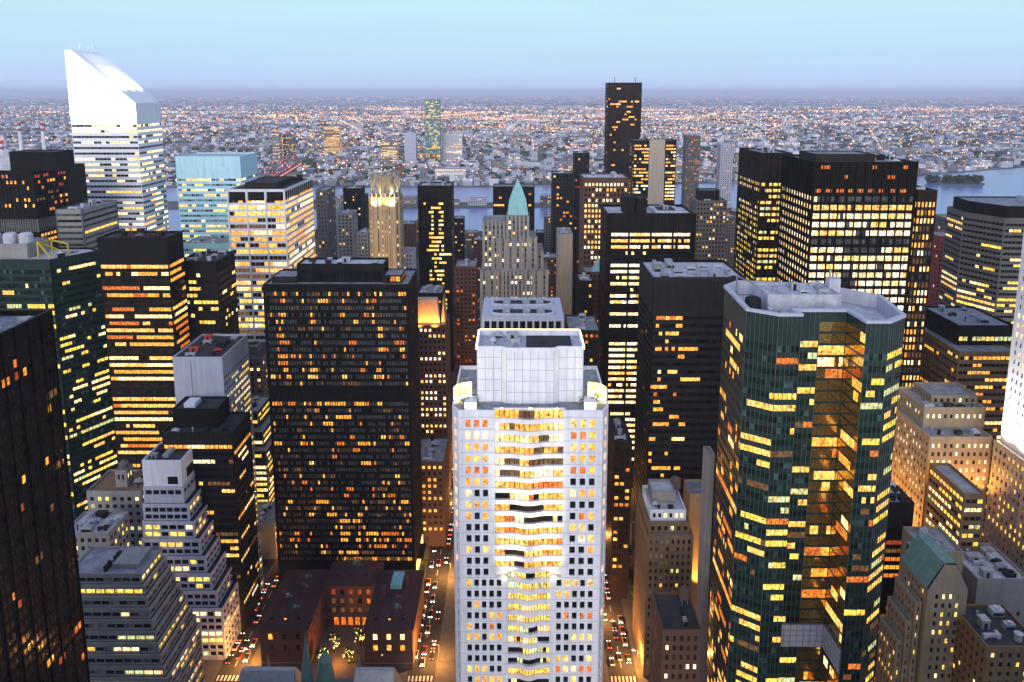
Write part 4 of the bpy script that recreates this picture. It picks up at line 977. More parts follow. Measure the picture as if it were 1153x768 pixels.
# ------------------------------------------------------------------ faceted green glass tower
ZG = 183.0
pts = [G(816, 323, ZG), G(841, 349, ZG), G(877, 355, ZG), G(903, 355, ZG), G(900, 350, ZG), G(954, 350, ZG), G(976, 363, ZG), G(1002, 363, ZG), G(1019, 356, ZG)]
e_ = pts[3]; pts[4] = (e_[0] - .1, pts[5][1])
br = (pts[8][0] + 3, 238.0); bl = (pts[0][0] + 6, 244.0)
pts2 = pts + [(br[0], 226.0), (br[0] - 14, 240), bl]
t = Tower('glass_tower', 'faceted dark green glass tower with pale open-topped roof rim', 'skyscraper', (85, 220, 0))
gsp = sp(1.32, 3.55, .955, .52, .31, 'green', 'green', 8, .5, rec=.05, top=7.5, bot=6, side=.1, sill=.25)
gold_refl = sp(1.32, 3.55, .955, .78, .12, 'gold', 'amber', 7, .5, rec=.04, top=2.5, bot=6, side=.1, sill=.25)  # recess facets: gold reflection of the surroundings put into the pane colour
gsd = sp(1.32, 3.55, .955, .60, .15, 'gold', 'brown', 3, .35, rec=.05, top=7.5, bot=6, side=.1, sill=.25)
mid = np.array(pts2[4]) * .52 + np.array(pts2[5]) * .48; pts2 = pts2[:5] + [tuple(mid)] + pts2[5:]
specs = {i: gsp for i in range(10)}; specs[0] = gsd; specs[5] = specs[6] = gold_refl; specs[4] = dict(gsp, p=.22)
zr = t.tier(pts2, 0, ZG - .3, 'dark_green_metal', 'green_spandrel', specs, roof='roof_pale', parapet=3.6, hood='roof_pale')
mb = MB(); o_ = inset(pts2, -.35); i_ = inset(pts2, 1.0); k = len(o_)
for a in range(k):
    b = (a + 1) % k
    mb.quads([[(*o_[a], ZG - .28), (*o_[b], ZG - .28), (*o_[b], ZG + .5), (*o_[a], ZG + .5)], [(*o_[a], ZG + .5), (*o_[b], ZG + .5), (*i_[b], ZG + .5), (*i_[a], ZG + .5)], [(*i_[b], ZG - 3.8), (*i_[a], ZG - 3.8), (*i_[a], ZG + .5), (*i_[b], ZG + .5)], [(*o_[b], ZG - .28), (*o_[a], ZG - .28), (*i_[a], ZG - .28), (*i_[b], ZG - .28)]])
t.part('roof_rim', mb, ['bluish_grey'])
mx, my = 88.0, 222.0
t.tier(rect(76, 98, 220, 234), zr, ZG + 2.2, 'roof_pale', parapet=.5, roof='roof_pale', name='penthouse')
t.gear(77, 97, 221, 233, ZG + 1.7, 9, 5, .7, ('galvanised', 'roof_pale')); t.gear(74, 98, 214, 219, zr, 10, 3, .75, ('galvanised', 'roof_pale'))
mb = MB(); mb.box(97.5, 101, 228, 231, zr, ZG + 5); mb.cyl(98.2, 229.5, ZG + 5, ZG + 7.5, .3, k=8); mb.cyl(100.3, 229.5, ZG + 5, ZG + 6.5, .3, k=8); t.part('exhaust_stack', mb, ['roof_pale'])
mb = MB(); mb.cyl(72.5, 223, zr, zr + 4.2, 2.6, 2.3, 14); mb.cyl(72.5, 223, zr + 4.2, zr + 4.8, 2.3, 1.2, 14); t.part('cooling_drum', mb, ['dark_grey'])
mb = MB(); mb.bar((70, 232, zr), (70, 232, ZG + 5), .4); mb.bar((70, 232, ZG + 5), (74, 228, ZG + 3.5), .3); t.part('davit_arm', mb, ['steel_grey'])
for i in (1, 2, 4, 7, 8): t.fins(pts2[i], pts2[i + 1], 0, ZG - .4, 1.32, .07, .08, 'mid_grey')
# glazed canopy low in the recess
c0 = np.array(pts2[4]); c1 = np.array(pts2[6]); c2 = np.array(pts2[7]); zc0 = P(905, 702, pts2[4][1])[1]
for a, b in ((c0 + [0.3, -.6], c1 + [-.3, -.6]), (c1 + [-.3, -.6], c2 + [-.4, -.6])):
    mb = MB(); L = np.linalg.norm(b - a); u = (b - a) / L; nn = np.array([u[1], -u[0]]); K = max(2, round(L / 2.0))
    for i in range(K):
        for j in range(4):
            p = a + u * (L * (i + .06) / K); q = a + u * (L * (i + .94) / K); z0_, z1_ = zc0 - 7.5 + j * 1.9, zc0 - 7.5 + j * 1.9 + 1.7
            mb.quads([[(*p, z0_), (*q, z0_), (*q, z1_), (*p, z1_)]], 1)
    f = [a + nn * -.02, b + nn * -.02, b - nn * .4, a - nn * .4]
    mb.prism([tuple(x) for x in f], zc0 - 7.7, zc0 + .2, 0)
    t.part('glazed_canopy', mb, ['steel_grey', 'bluish_grey'])
t.finish()

# ------------------------------------------------------------------ right: the big bright tower and company
t = T('dark bronze ribbed tower with lemon window bands, left of the largest lit tower', 858, 892, 172, 470, 46, 'black_metal',
      {0: sp(2.4, 3.8, .9, .5, .5, 'lemon', 'brown', 4, .5, rec=.2, top=18), 3: sp(2.6, 3.8, .9, .5, .5, 'lemon', 'brown', 5, .5, rec=.2, top=18)}, span='bronze_metal', finish=False)
for i in (0, 3): t.fins(t.poly[i], t.poly[(i + 1) % 4], 0, t.z, 4.0, .5, .6, 'dark_grey', 'pier')
t.gear(t.x0 + 2, t.x1 - 2, 475, 510, t.zr, 5, 3); t.finish()
def z270(i, j, nx, ny):
    if j > ny - 8 and nx * .25 < i < nx * .72 and j < ny - 1: return .15 if j < ny - 5 else .75
    if ny - 16 < j < ny - 8 and nx * .25 < i < nx * .42: return .1
    return 1
t = T('largest black steel tower glowing with full bright window grid, red-lit crown slots', 918, 1033, 182, 350, 42, 'black_metal',
      {0: sp(1.62, 4.05, .94, .60, .9, 'white', 'grey', 9, .12, rec=.25, top=15.5, bot=4, side=.5, zone=z270), 3: sp(1.7, 4.05, .92, .50, .82, 'white', 'brown', 9, .12, rec=.25, top=15.5, bot=4)}, span='black_metal', finish=False, roof='roof_grey')
t.fins(t.poly[0], t.poly[1], 0, t.z, (t.x1 - t.x0) / 12, .5, .7, 'black_metal', 'pier')
t.fins(t.poly[0], t.poly[1], t.z - 15.5, t.z - .5, (t.x1 - t.x0) / 36, .18, .5, 'bronze_metal')
t.fins(t.poly[3], t.poly[0], 0, t.z, 3.5, .4, .6, 'black_metal', 'pier')
mb = MB(); rr = random.Random(11)
for zz_, n_ in ((t.z - 14.4, 9), (t.z - 8, 3), (t.z - 3.4, 4)):
    for i in range(n_):
        x_ = rr.uniform(t.x0 + 2, t.x1 - 5) if n_ < 9 else t.x0 + 1 + i * (t.x1 - t.x0 - 3) / 9; w_ = rr.uniform(1.2, 2.6)
        mb.box(x_, x_ + w_ * 1.3, 349.9, 350.0, zz_, zz_ + 1.6)
t.part('red_lamp_slot', mb, ['lit_orange'])
t.tier(rect(t.x0 + 5, t.x1 - 14, 362, 384), t.zr, t.zr + 3.6, 'dark_grey', parapet=.5, name='penthouse')
mb = MB(); ax, ay = t.x0 + 12, 372; zt_ = t.zr + 3
for a, b in (((ax - 2, ay - 2), (ax - .6, ay - .6)), ((ax + 2, ay - 2), (ax + .6, ay - .6)), ((ax + 2, ay + 2), (ax + .6, ay + .6)), ((ax - 2, ay + 2), (ax - .6, ay + .6))): mb.bar((*a, zt_), (*b, zt_ + 14), .3)
for h_ in (0.2, .5, .8):
    w_ = 2 - 1.4 * h_; zz_ = zt_ + 14 * h_
    for s0, s1 in (((-w_, -w_), (w_, -w_)), ((w_, -w_), (w_, w_)), ((w_, w_), (-w_, w_)), ((-w_, w_), (-w_, -w_))): mb.bar((ax + s0[0], ay + s0[1], zz_), (ax + s1[0], ay + s1[1], zz_ + 2), .22)
t.part('antenna_mast', mb, ['steel_grey'])
t.gear(t.x1 - 13, t.x1 - 1, 352, 388, t.zr, 5, 4); t.finish()
t = T('brown gridded wing with small square windows attached right of the bright steel tower', 1033.6, 1056, 214, 353, 36, 'bronze_metal', sp(1.7, 3.9, .62, .62, .72, 'yellow', 'grey', 1.5, .3, rec=.35, top=5, side=.3), span='bronze_metal', gear=2)
# octagonal dark tower at the right edge
x0, z = P(1085, 238, 478); x0 += 10; x1 = x0 + 50
t = Tower('office_tower', 'dark grey many-sided tower with ribbon windows at the right edge', 'office tower', ((x0 + x1) / 2 + 10, 480, 0))
oc = [(x0, 452), (x0 + 30, 450), (x0 + 32, 446), (x0 + 62, 446), (x0 + 70, 462), (x0 + 70, 500), (x0 - 8, 500), (x0 - 11, 476)]
osp = sp(2.5, 3.6, .96, .46, .3, 'lemon', 'black', 3.5, .45, rec=.35, top=2.5)
t.tier(oc, 0, z, 'mid_grey', 'mid_grey', osp)
t.tier(inset(oc, 2.5), z - 1, z + 7, 'charcoal', parapet=.8, name='penthouse', roof='roof_grey')
mb = MB(); mb.cyl(x0 + 34, 470, z + 6, z + 9, 5, k=16); mb.box(x0 + 28, x0 + 48, 474, 486, z + 6, z + 9.5); t.part('cooling_drum', mb, ['roof_pale'])
t.finish()
T('red brick block with glowing red parapet sign, beside the dark many-sided tower', 1058, 1084, 266, 600, 25, 'red_brick', sp(3.4, 3.6, .4, .45, .06, 'white', 'brown', 1, 0, top=4), cat='building', name='brick_block')
T('grey slim block just behind the red brick block', 1067, 1090, 246, 680, 25, 'mid_grey', sp(3.4, 3.6, .5, .45, .12, 'white', 'brown', 1, 0), cat='building', name='slim_block')
# brown banded office building
t = T('brown grey banded office block with broad flat pale roof and dark upper storey', 1080, 1150, 396, 340, 46, 'tan_brick', sp(2.2, 3.6, .96, .45, .22, 'gold', 'brown', 2.5, .3, rec=.35, top=1.4), name='office_block', cat='office block', finish=False, roof='roof_grey')
t.tier(rect(t.x0 + 6, t.x1 + 4, 352, 386), t.zr, t.zr + 10, 'charcoal', None, sp(2.2, 3.5, .9, .6, .6, 'lemon', 'black', bot=.2, top=5), roof='roof_grey', name='upper_storey')
t.gear(t.x0 + 9, t.x1, 356, 384, t.zr + 9, 6, 5, .9); t.finish()
# amber-lit masonry
t = Tower('masonry_building', 'broad amber floodlit masonry building with rows of punched white windows', 'building', (185, 305, 0))
mx0, mz = P(1047, 492, 292); mx1 = P(1118, 492, 292)[0]
ms = sp(2.5, 3.6, .44, .5, .42, 'white', 'brown', 1.2, .1, rec=.4, top=2.2)
t.tier(rect(mx0, mx1, 292, 326), 0, mz, 'warm_limestone', None, ms, roof='roof_grey')
t.tier(rect(mx0 + 3, mx1 + 3, 303, 326), mz - 1, mz + 8, 'warm_limestone', None, dict(ms, bot=.8), roof='roof_grey')
t.tier(rect(mx0 + 9, mx1 + 3, 309, 324), mz + 7, mz + 11, 'limestone', None, dict(ms, bot=.5, top=.5, p=.1), roof='roof_grey')
t.gear(mx0 + 1, mx1, 294, 302, mz - 1, 4, 2, .8); t.gear(mx0 + 4, mx1, 304, 308, mz + 7, 6, 7, .8); t.finish()
# brightly floodlit white tower at the right edge
bx_, bz = P(1121, 496, 288); bt = 230.0
t = Tower('floodlit_tower', 'white tower at the right edge washed brilliantly by floodlights', 'skyscraper', (bx_ + 20, 275, 0))
fs = sp(2.6, 3.7, .42, .5, .25, 'lemon', 'blindy', 1.3, 0, rec=.35, top=2, bot=6, side=1.4)
xt = P(1137, 400, 286)[0]
t.tier(rect(xt, xt + 50, 262, 286), bz, bt, 'white_panel', None, fs, roof='roof_pale')
bs = sp(2.6, 3.7, .46, .5, .3, 'lemon', 'blindy', 1.3, .2, rec=.35, top=1.6)
zb = t.tier(rect(bx_, bx_ + 60, 256, 289), 0, bz, 'light_grey', None, bs, roof='roof_pale')
mb = MB(); mb.box(bx_ + .6, bx_ + 1.1, 257, 288, zb + .2, zb + .8); mb.box(bx_ + 1.2, bx_ + 40, 256.6, 257.1, zb + .2, zb + .8); t.part('flood_strip', mb, ['lamp_flood'])
t.finish(); flood = (xt, bz)
t = T('grey banded block with lemon ribbon windows below the floodlit white tower', 1086, 1110, 556, 262, 24, 'tan_brick', sp(2.2, 3.5, .9, .48, .4, 'lemon', 'brown', 3, .4, rec=.3, top=1.4), name='office_block', cat='office block')
# gabled limestone tower
yG = 228.0; gx0, ge = P(1045, 664, yG); gx1 = P(1090, 664, yG)[0]; gm = (gx0 + gx1) / 2; gp = P(1068, 636, yG)[1]; gD = 17
t = Tower('gabled_tower', 'grey limestone tower with steep green copper gable roof, bottom right', 'apartment house', (gm, yG + 13, 0))
ls = sp(2.3, 3.3, .42, .55, .22, 'lemon', 'mixed', 1.3, .35, rec=.35, top=1.0, bot=4, side=2.0)
t.tier(rect(gx0, gx1, yG, yG + gD), 0, ge, 'limestone', None, ls, roof='roof_dark', parapet=0)
mb = MB(); mb.poly([(gx0, yG, ge), (gx1, yG, ge), (gm + 2, yG, gp), (gm - 2, yG, gp)]); t.part('gable', mb, ['limestone']); mb = MB(); mb.poly([(gx1, yG + gD, ge), (gx0, yG + gD, ge), (gm - 2, yG + gD, gp), (gm + 2, yG + gD, gp)]); t.part('gable', mb, ['limestone'])
mb = MB(); zo = .35
mb.quads([[(gx0 - .5, yG + .3, ge - .3 + zo), (gx0 - .5, yG + gD, ge - .3 + zo), (gm - 2, yG + gD, gp + zo), (gm - 2, yG + .3, gp + zo)][::-1], [(gx1 + .5, yG + .3, ge - .3 + zo), (gx1 + .5, yG + gD, ge - .3 + zo), (gm + 2, yG + gD, gp + zo), (gm + 2, yG + .3, gp + zo)], [(gm - 2, yG + .3, gp + zo), (gm + 2, yG + .3, gp + zo), (gm + 2, yG + gD, gp + zo), (gm - 2, yG + gD, gp + zo)]])
t.part('copper_roof', mb, ['copper_green'])
for k in range(2):
    y_ = yG + 7 + k * 9; mb = MB(); mb.box(gx0 + 2.2, gx0 + 5.2, y_, y_ + 3.2, ge + 1.5, ge + 5.2); mb.box(gx0 + 2.1, gx0 + 2.2, y_ + .6, y_ + 2.6, ge + 2.2, ge + 4.6, 1); t.part('dormer', mb, ['copper_green', 'glass_black'])
z1 = P(1095, 614, 250)[1]
t.tier(rect(gm + 2, gx1 + 9, 246, 262), 0, z1, 'limestone', None, None, roof='roof_grey'); t.gear(gm + 3, gx1 + 6, 248, 261, z1 - 1, 5, 3, .7)
mb = MB(); mb.box(gx1 - 1.5, gx1 + 1.0, 245.2, 246, 20, z1 + .8); t.part('chimney', mb, ['brown_brick'])
for k in range(3): t.tier(rect(gx0 - 2.5 - 2 * k, gx0 - .4 - 2 * k, yG + 2 + k, yG + gD - 1), 0, ge - 6 - 8 * k, 'limestone', None, dict(ls, side=.5), roof='copper_green', parapet=.7)
t.finish()
T('grey stained blank block with white roof plant, right of the copper gabled tower', 1101, 1160, 652, 244, 22, 'light_grey', {0: sp(4, 3.4, .25, .5, .12, 'lemon', 'black', 1, 0, top=12)}, cat='building', name='stained_block', gear=6, seed=3, roof='roof_pale')
T('low tan brick house with dim windows at the bottom right corner', 1112, 1175, 728, 212, 20, 'tan_brick', sp(2.6, 3.3, .42, .5, .14, 'lemon', 'black', 1.3, .3), cat='building', name='brick_house', gear=3, roof='roof_dark')
T('small dark plant tower with curled pipes tucked behind the faceted green tower', 1000, 1030, 566, 268, 16, 'charcoal', sp(2.2, 3.5, .95, .5, .5, 'orange', 'brown', 6, .6, rec=.3, top=8), name='office_block', cat='office block', gear=4, seed=2)
# ------------------------------------------------------------------ towers nearer the river
t = T('very tall sheer black residential tower standing above the horizon', 685, 723, 93, 1080, 34, 'black_metal',
      sp(2.9, 3.6, .82, .62, .02, 'gold', 'brown', 2, .25, rec=.15, top=3, bot=30, side=.4, zone=lambda i, j, nx, ny: 9 if ny - 10 < j < ny - 6 else 1), span='bronze_metal', cat='skyscraper', finish=False, roof='roof_dark')
mb = MB(); mb.bar((t.x0 + 10, 1090, t.zr), (t.x0 + 10, 1090, t.zr + 9), .8); mb.bar((t.x1 - 8, 1090, t.zr), (t.x1 - 8, 1090, t.zr + 9), .8); t.part('antenna', mb, ['stack_red']); t.finish()
t = T('dark tower split by a broad blank grey strip, right of the sheer black tower', 714, 762, 158, 830, 30, 'charcoal',
      sp(2.6, 3.7, .82, .5, .5, 'yellow', 'black', 2, .35, rec=.2, top=4, bot=20, skip=lambda i, j, nx, ny: nx * .36 <= i < nx * .74), finish=False)
mb = MB(); w_ = t.x1 - t.x0; mb.box(t.x0 + w_ * .36, t.x0 + w_ * .73, 829.2, 830, 20, t.z + 1); t.part('blank_strip', mb, ['beige_wall']); t.gear(t.x0 + 3, t.x1 - 3, 834, 856, t.zr, 4, 2); t.finish()
t = T('reddish brown gridded tower crowded with small bright square windows', 657, 708, 200, 520, 30, 'brown_brick',
      {0: sp(2.55, 3.7, .55, .55, .48, 'white', 'black', 2.2, .15, rec=.4, top=3), 3: sp(2.6, 3.7, .5, .5, .1, 'gold', 'black', 1, 0, rec=.4, top=3)}, gear=3, roof='roof_pale')
T('thin dark tower left of the reddish gridded tower', 647, 664, 172, 800, 22, 'dark_grey', sp(3.2, 3.7, .6, .5, .08, 'orange', 'black', 1.2, 0, bot=20), gear=1)
T('dark grey slender tower with stepped head overlooking the river', 622, 646, 195, 760, 24, 'dark_grey', sp(3.2, 3.7, .6, .5, .12, 'gold', 'black', 1.2, 0, bot=20), gear=2)
T('plain beige windowless slab end below the dark slender tower', 629, 645, 264, 560, 30, 'beige_wall', None, cat='building', name='slab_building', gear=1)
t = T('small brick tower with blue green pyramid cap beside the white banded slab', 658, 682, 306, 500, 18, 'brown_brick', sp(2.8, 3.5, .45, .5, .14, 'gold', 'black', 1.3, 0), cat='building', name='brick_tower', finish=False)
mb = MB(); mb.frustum(rect(t.x1 - 9, t.x1, 501, 510), t.zr, rect(t.x1 - 4.7, t.x1 - 4.3, 505.3, 505.7), t.zr + 10); t.part('pyramid_cap', mb, ['copper_teal']); t.finish()
t = T('grey brown tower with open steel crown between two lit dark towers', 784, 819, 226, 620, 26, 'mid_grey', sp(2.8, 3.6, .5, .5, .22, 'yellow', 'black', 1.4, 0, bot=10), finish=False, gear=2)
t.tier(rect(t.x0 + 4, t.x1 - 5, 626, 640), t.zr, t.zr + 9, 'dark_grey', None, sp(3, 8, .6, .7, 0, 'yellow', 'black', bot=.5, top=.5), name='penthouse'); t.finish()
T('pinkish apartment tower far across by the water, hazy', 773, 789, 153, 1290, 24, 'mid_grey', sp(4, 3.6, .5, .5, .2, 'orange', 'grey', 1.3, 0, bot=20), name='apartment_tower', cat='apartment tower')
T('grey apartment tower in haze right of the pinkish apartment tower', 812, 826, 162, 1290, 24, 'bluish_grey', sp(4, 3.6, .5, .5, .1, 'orange', 'grey', 1.3, 0, bot=20), name='apartment_tower', cat='apartment tower')
T('blue grey slab with plain side, right behind the white gridded tower', 355, 368, 214, 650, 30, 'mid_grey', sp(3.4, 3.6, .5, .5, .1, 'yellow', 'grey', 1.2, 0), cat='building', name='slab_building')
T('pale stepped apartment building between the white gridded tower and art deco tower', 379, 397, 240, 720, 22, 'light_grey', sp(3.4, 3.4, .45, .5, .12, 'yellow', 'black', 1.2, 0), cat='apartment house', name='apartment_house', gear=1)
T('dark brick apartment building behind the pale stepped apartment building', 386, 406, 212, 860, 25, 'charcoal', sp(3.4, 3.4, .45, .5, .1, 'yellow', 'black', 1.2, 0), cat='apartment house', name='apartment_house', gear=1)
T('light grey apartment house touching the art deco tower on its left', 402, 414, 262, 640, 20, 'light_grey', sp(3.0, 3.4, .45, .5, .12, 'yellow', 'black', 1.2, 0), cat='apartment house', name='apartment_house', gear=1)
T('pale blue grey block touching the art deco tower on its right', 449, 465, 284, 610, 20, 'bluish_grey', sp(3.0, 3.4, .45, .5, .12, 'yellow', 'black', 1.2, 0), cat='apartment house', name='apartment_house', gear=1)
T('dim brown apartment block right of the twin-winged hotel roofline', 608, 628, 290, 640, 20, 'brown_brick', sp(3.0, 3.4, .45, .5, .14, 'orange', 'black', 1.2, 0), cat='apartment house', name='apartment_house', gear=1)
T('dark brick office block right of the slim black slab', 512, 536, 300, 600, 26, 'brown_brick', sp(3.0, 3.5, .5, .5, .16, 'orange', 'black', 1.2, 0), cat='building', name='brick_block', gear=2)
T('low dark office block in front of the slim black slab with lit roof sign', 470, 498, 330, 545, 26, 'charcoal', sp(3.0, 3.5, .6, .5, .2, 'gold', 'black', 1.2, .2), cat='building', name='dark_block', gear=4)
T('dark narrow slab behind the white banded slab, left side', 652, 668, 316, 470, 22, 'charcoal', sp(2.6, 3.5, .5, .5, .14, 'gold', 'black', 1.2, 0), cat='building', name='dark_block', gear=1)
T('brown office block showing between floodlit tower and white banded slab', 640, 676, 372, 400, 30, 'dark_grey', sp(2.6, 3.5, .5, .5, .16, 'orange', 'black', 1.2, 0), cat='building', name='brown_block', gear=3)

for lab, pl, pr, py, Y, wl2 in (
    ('slim charcoal tower in the gap right of the white gridded tower', 357, 370, 226, 1000, 'charcoal'), ('pale narrow tower among dark blocks left of the art deco tower', 373, 382, 234, 1100, 'light_grey'),
    ('dark slab rising just left of the art deco crown near the water', 396, 411, 220, 950, 'dark_grey'), ('brown narrow tower between art deco tower and slim black slab', 451, 466, 252, 960, 'brown_brick'),
    ('dark narrow tower right of the slim black slab against the water', 511, 522, 246, 980, 'charcoal'), ('grey low tower against the water, before the far island', 524, 537, 262, 1100, 'mid_grey'),
    ('brown tower touching the left shoulder of the copper capped hotel', 533, 545, 270, 900, 'brown_brick'), ('dark narrow tower just right of the copper lantern by the water', 604, 613, 262, 930, 'dark_grey'),
    ('grey tower with few lights just left of the stepped-head slender tower', 613, 624, 244, 1000, 'mid_grey'), ('dark tower right of the tower with the blank grey strip', 763, 775, 238, 1000, 'dark_grey'),
    ('slim grey tower wedged left of the dark bronze ribbed tower', 817, 831, 244, 900, 'mid_grey'), ('dark low tower at the water right of the bright steel tower', 1042, 1056, 256, 800, 'charcoal'), ('stone low tower near the red brick block by the water', 1062, 1076, 248, 900, 'mid_grey')):
    T(lab, pl, pr, py, Y, 22, wl2, sp(3.6, 3.6, .5, .5, .14, 'gold', 'black', 1.3, .1, rec=.3, bot=15), cat='apartment tower', name='apartment_tower', gear=1)

# mid-rise blocks of the east side, each its own building
WALLS = [('brown_brick', 'brown brick'), ('tan_brick', 'tan brick'), ('mid_grey', 'grey'), ('light_grey', 'pale grey'), ('dark_grey', 'dark grey'), ('limestone', 'limestone')]
rm = random.Random(21)
heroes = []
for o in list(COL.objects):
    if o.type == 'MESH' and o.name.split('.')[0] == 'wall':
        b = [np.array(o.parent.location) + np.array(v) for v in (o.bound_box[0], o.bound_box[6])]; heroes.append((b[0][0], b[1][0], b[0][1], b[1][1]))
def simple_block(name, label, cat, group, x0, x1, y0, y1, z, wall, spec, rng_, top=True, z0=0.0):
    mb = MB(); wins = []
    pl = rect(x0, x1, y0, y1)
    for i in range(4):
        e = spec if i in (0, 1 if (x0 + x1) / 2 < 0 else 3) else None
        wins += facade(mb, pl[i], pl[(i + 1) % 4], z0, z, e, rng_)
    ins = inset(pl, .5)
    for i in range(4):
        j = (i + 1) % 4; mb.quads([[(*pl[i], z), (*pl[j], z), (*ins[j], z), (*ins[i], z)], [(*ins[i], z), (*ins[j], z), (*ins[j], z - 1), (*ins[i], z - 1)]], 0)
    mb.poly([(x, y, z - 1) for x, y in ins], 2)
    if top:
        w, d = x1 - x0, y1 - y0
        for _ in range(rng_.choice([1, 2, 2, 3])):
            fx, fy = rng_.uniform(.2, .7), rng_.uniform(.2, .7); a, b = rng_.uniform(.1, .22) * w, rng_.uniform(.1, .22) * d
            mb.box(x0 + fx * w - a * .5, x0 + fx * w + a, y0 + fy * d - b * .5, y0 + fy * d + b, z - 1, z + rng_.uniform(2, 6), rng_.choice([0, 2, 2]))
    keys = [wall, wall, rng_.choice(['roof_grey', 'roof_pale', 'roof_grey', 'roof_dark'])]; ks = {}
    q, m = [], []
    for c_, u, n, ww, wh, k in wins:
        if k not in ks: ks[k] = len(keys); keys.append(k)
        U = np.array([u[0] * ww, u[1] * ww, 0]); V = np.array([0, 0, wh]); q.append([c_, c_ + U, c_ + U + V, c_ + V]); m.append(ks[k])
    mb.quads(q, m)
    return tag(mb.build(name, keys, None, base=((x0 + x1) / 2, (y0 + y1) / 2, 0)), label, cat, group)
def free(x0, x1, y0, y1, lst, g=2.0):
    return not any(x0 < b + g and x1 > a - g and y0 < d + g and y1 > c_ - g for a, b, c_, d in lst)
placed = list(heroes); nmid = 0
for y0b, y1b in zip([410, 545, 690, 895, 1110], [545, 690, 895, 1110, 1300]):
    rows = [(y0b + 12, y0b + 12 + (y1b - y0b - 30) / 2), (y0b + 18 + (y1b - y0b - 30) / 2, y1b - 12)]
    for xs0, xs1 in zip(range(-1160, 1160, 81), range(-1079, 1241, 81)):
        for ry0, ry1 in rows:
            x = xs0 + 12
            while x < xs1 - 18:
                w = rm.uniform(16, 32); dpt = min(ry1 - ry0, rm.uniform(22, 44)); ya = ry0 + rm.uniform(0, max(.1, ry1 - ry0 - dpt))
                h = rm.choice([18, 24, 30, 38, 46, 55, 62, 74]) * rm.uniform(.85, 1.15)
                if y0b < 560: h *= 1.05
                if y0b >= 1110: h *= .75
                xe = min(x + w, xs1 - 8)
                px, py, dz = proj(((x + xe) / 2, ya, h)); px2 = proj(((x + xe) / 2, ya, 0))[0]
                if -40 < px < PW + 40 and xe - x > 10 and free(x, xe, ya, ya + dpt, placed) and abs((x + xe) / 2 + 40) > 14:
                    lim = P(px, 262 + max(0, (900 - ya)) * .03, ya)[1]
                    if 500 < px < 640 and h > lim: h = max(14, lim * rm.uniform(.5, .9))
                    wl2, nm = rm.choice(WALLS)
                    simple_block('apartment_block', f'{nm} mid-rise block in the crowd of blocks before the river', 'apartment block', f'{nm} mid-rise blocks before the river', x, xe, ya, ya + dpt, h, wl2,
                                 sp(4.2, 3.5, .45, .5, rm.choice([.08, .14, .22]), rm.choice(['yellow', 'orange', 'gold', 'white']), rm.choice(['black', 'grey', 'mixed']), 1.2, .1, rec=.3, top=1.5), rm)
                    placed.append((x, xe, ya, ya + dpt)); nmid += 1
                x = xe + 1.5
print('mid-rise', nmid)

# unseen stone blocks added below the viewpoint to shade the lower canyon from the afterglow
for lab, xa, xb, ya, yb, zz_ in (('tall unseen limestone slab below the viewpoint, added for shade, north side', -128, -52, 52, 104, 146), ('unseen limestone slab below the viewpoint, added for shade, south side', 56, 118, 50, 106, 143), ('broad unseen limestone block below the viewpoint, added for shade, far south side', 134, 200, 40, 108, 138), ('broad unseen limestone block below the viewpoint, added for shade, far north side', -205, -134, 40, 104, 140)):
    simple_block('unseen_shade_block', lab, 'office block', None, xa, xb, ya, yb, zz_, 'limestone', None, rm)

# ------------------------------------------------------------------ the far bank
def litbox(mb, x0, x1, y0, y1, z1, m, lights, rng_, z0=0.0):
    mb.box(x0, x1, y0, y1, z0, z1, m)
rq = random.Random(33)
QW = ['roof_pale', 'light_grey', 'mid_grey', 'bluish_grey', 'bluish_grey', 'tan_brick', 'white_grid', 'white_grid']
def far_spec(): return sp(5.0, 4.0, .6, .45, rq.choice([.05, .12, .3]), rq.choice(['gold', 'orange', 'yellow', 'white']), rq.choice(['grey', 'black', 'grey']), 2, .1, rec=.3, top=1.2, bot=1.5)
qplaced = []; nq = 0
for it in range(6000):
    if nq >= 290: break
    Y = rq.uniform(1990, 3300) if it % 3 else rq.uniform(1990, 2500); half = Y * .70
    X = rq.uniform(-half, half)
    if Y < farshore(X) + 25: continue
    w, d, h = rq.uniform(14, 52), rq.uniform(14, 45), rq.choice([7, 8, 10, 12, 16, 22, 34]) * rq.uniform(.8, 1.2)
    if not free(X, X + w, Y, Y + d, qplaced, 6): continue
    qplaced.append((X, X + w, Y, Y + d)); nq += 1
    simple_block('low_building', 'low warehouse or apartment building on the far bank of the river', 'building', 'low buildings on the far bank', X, X + w, Y, Y + d, h, rq.choice(QW), far_spec(), rq)
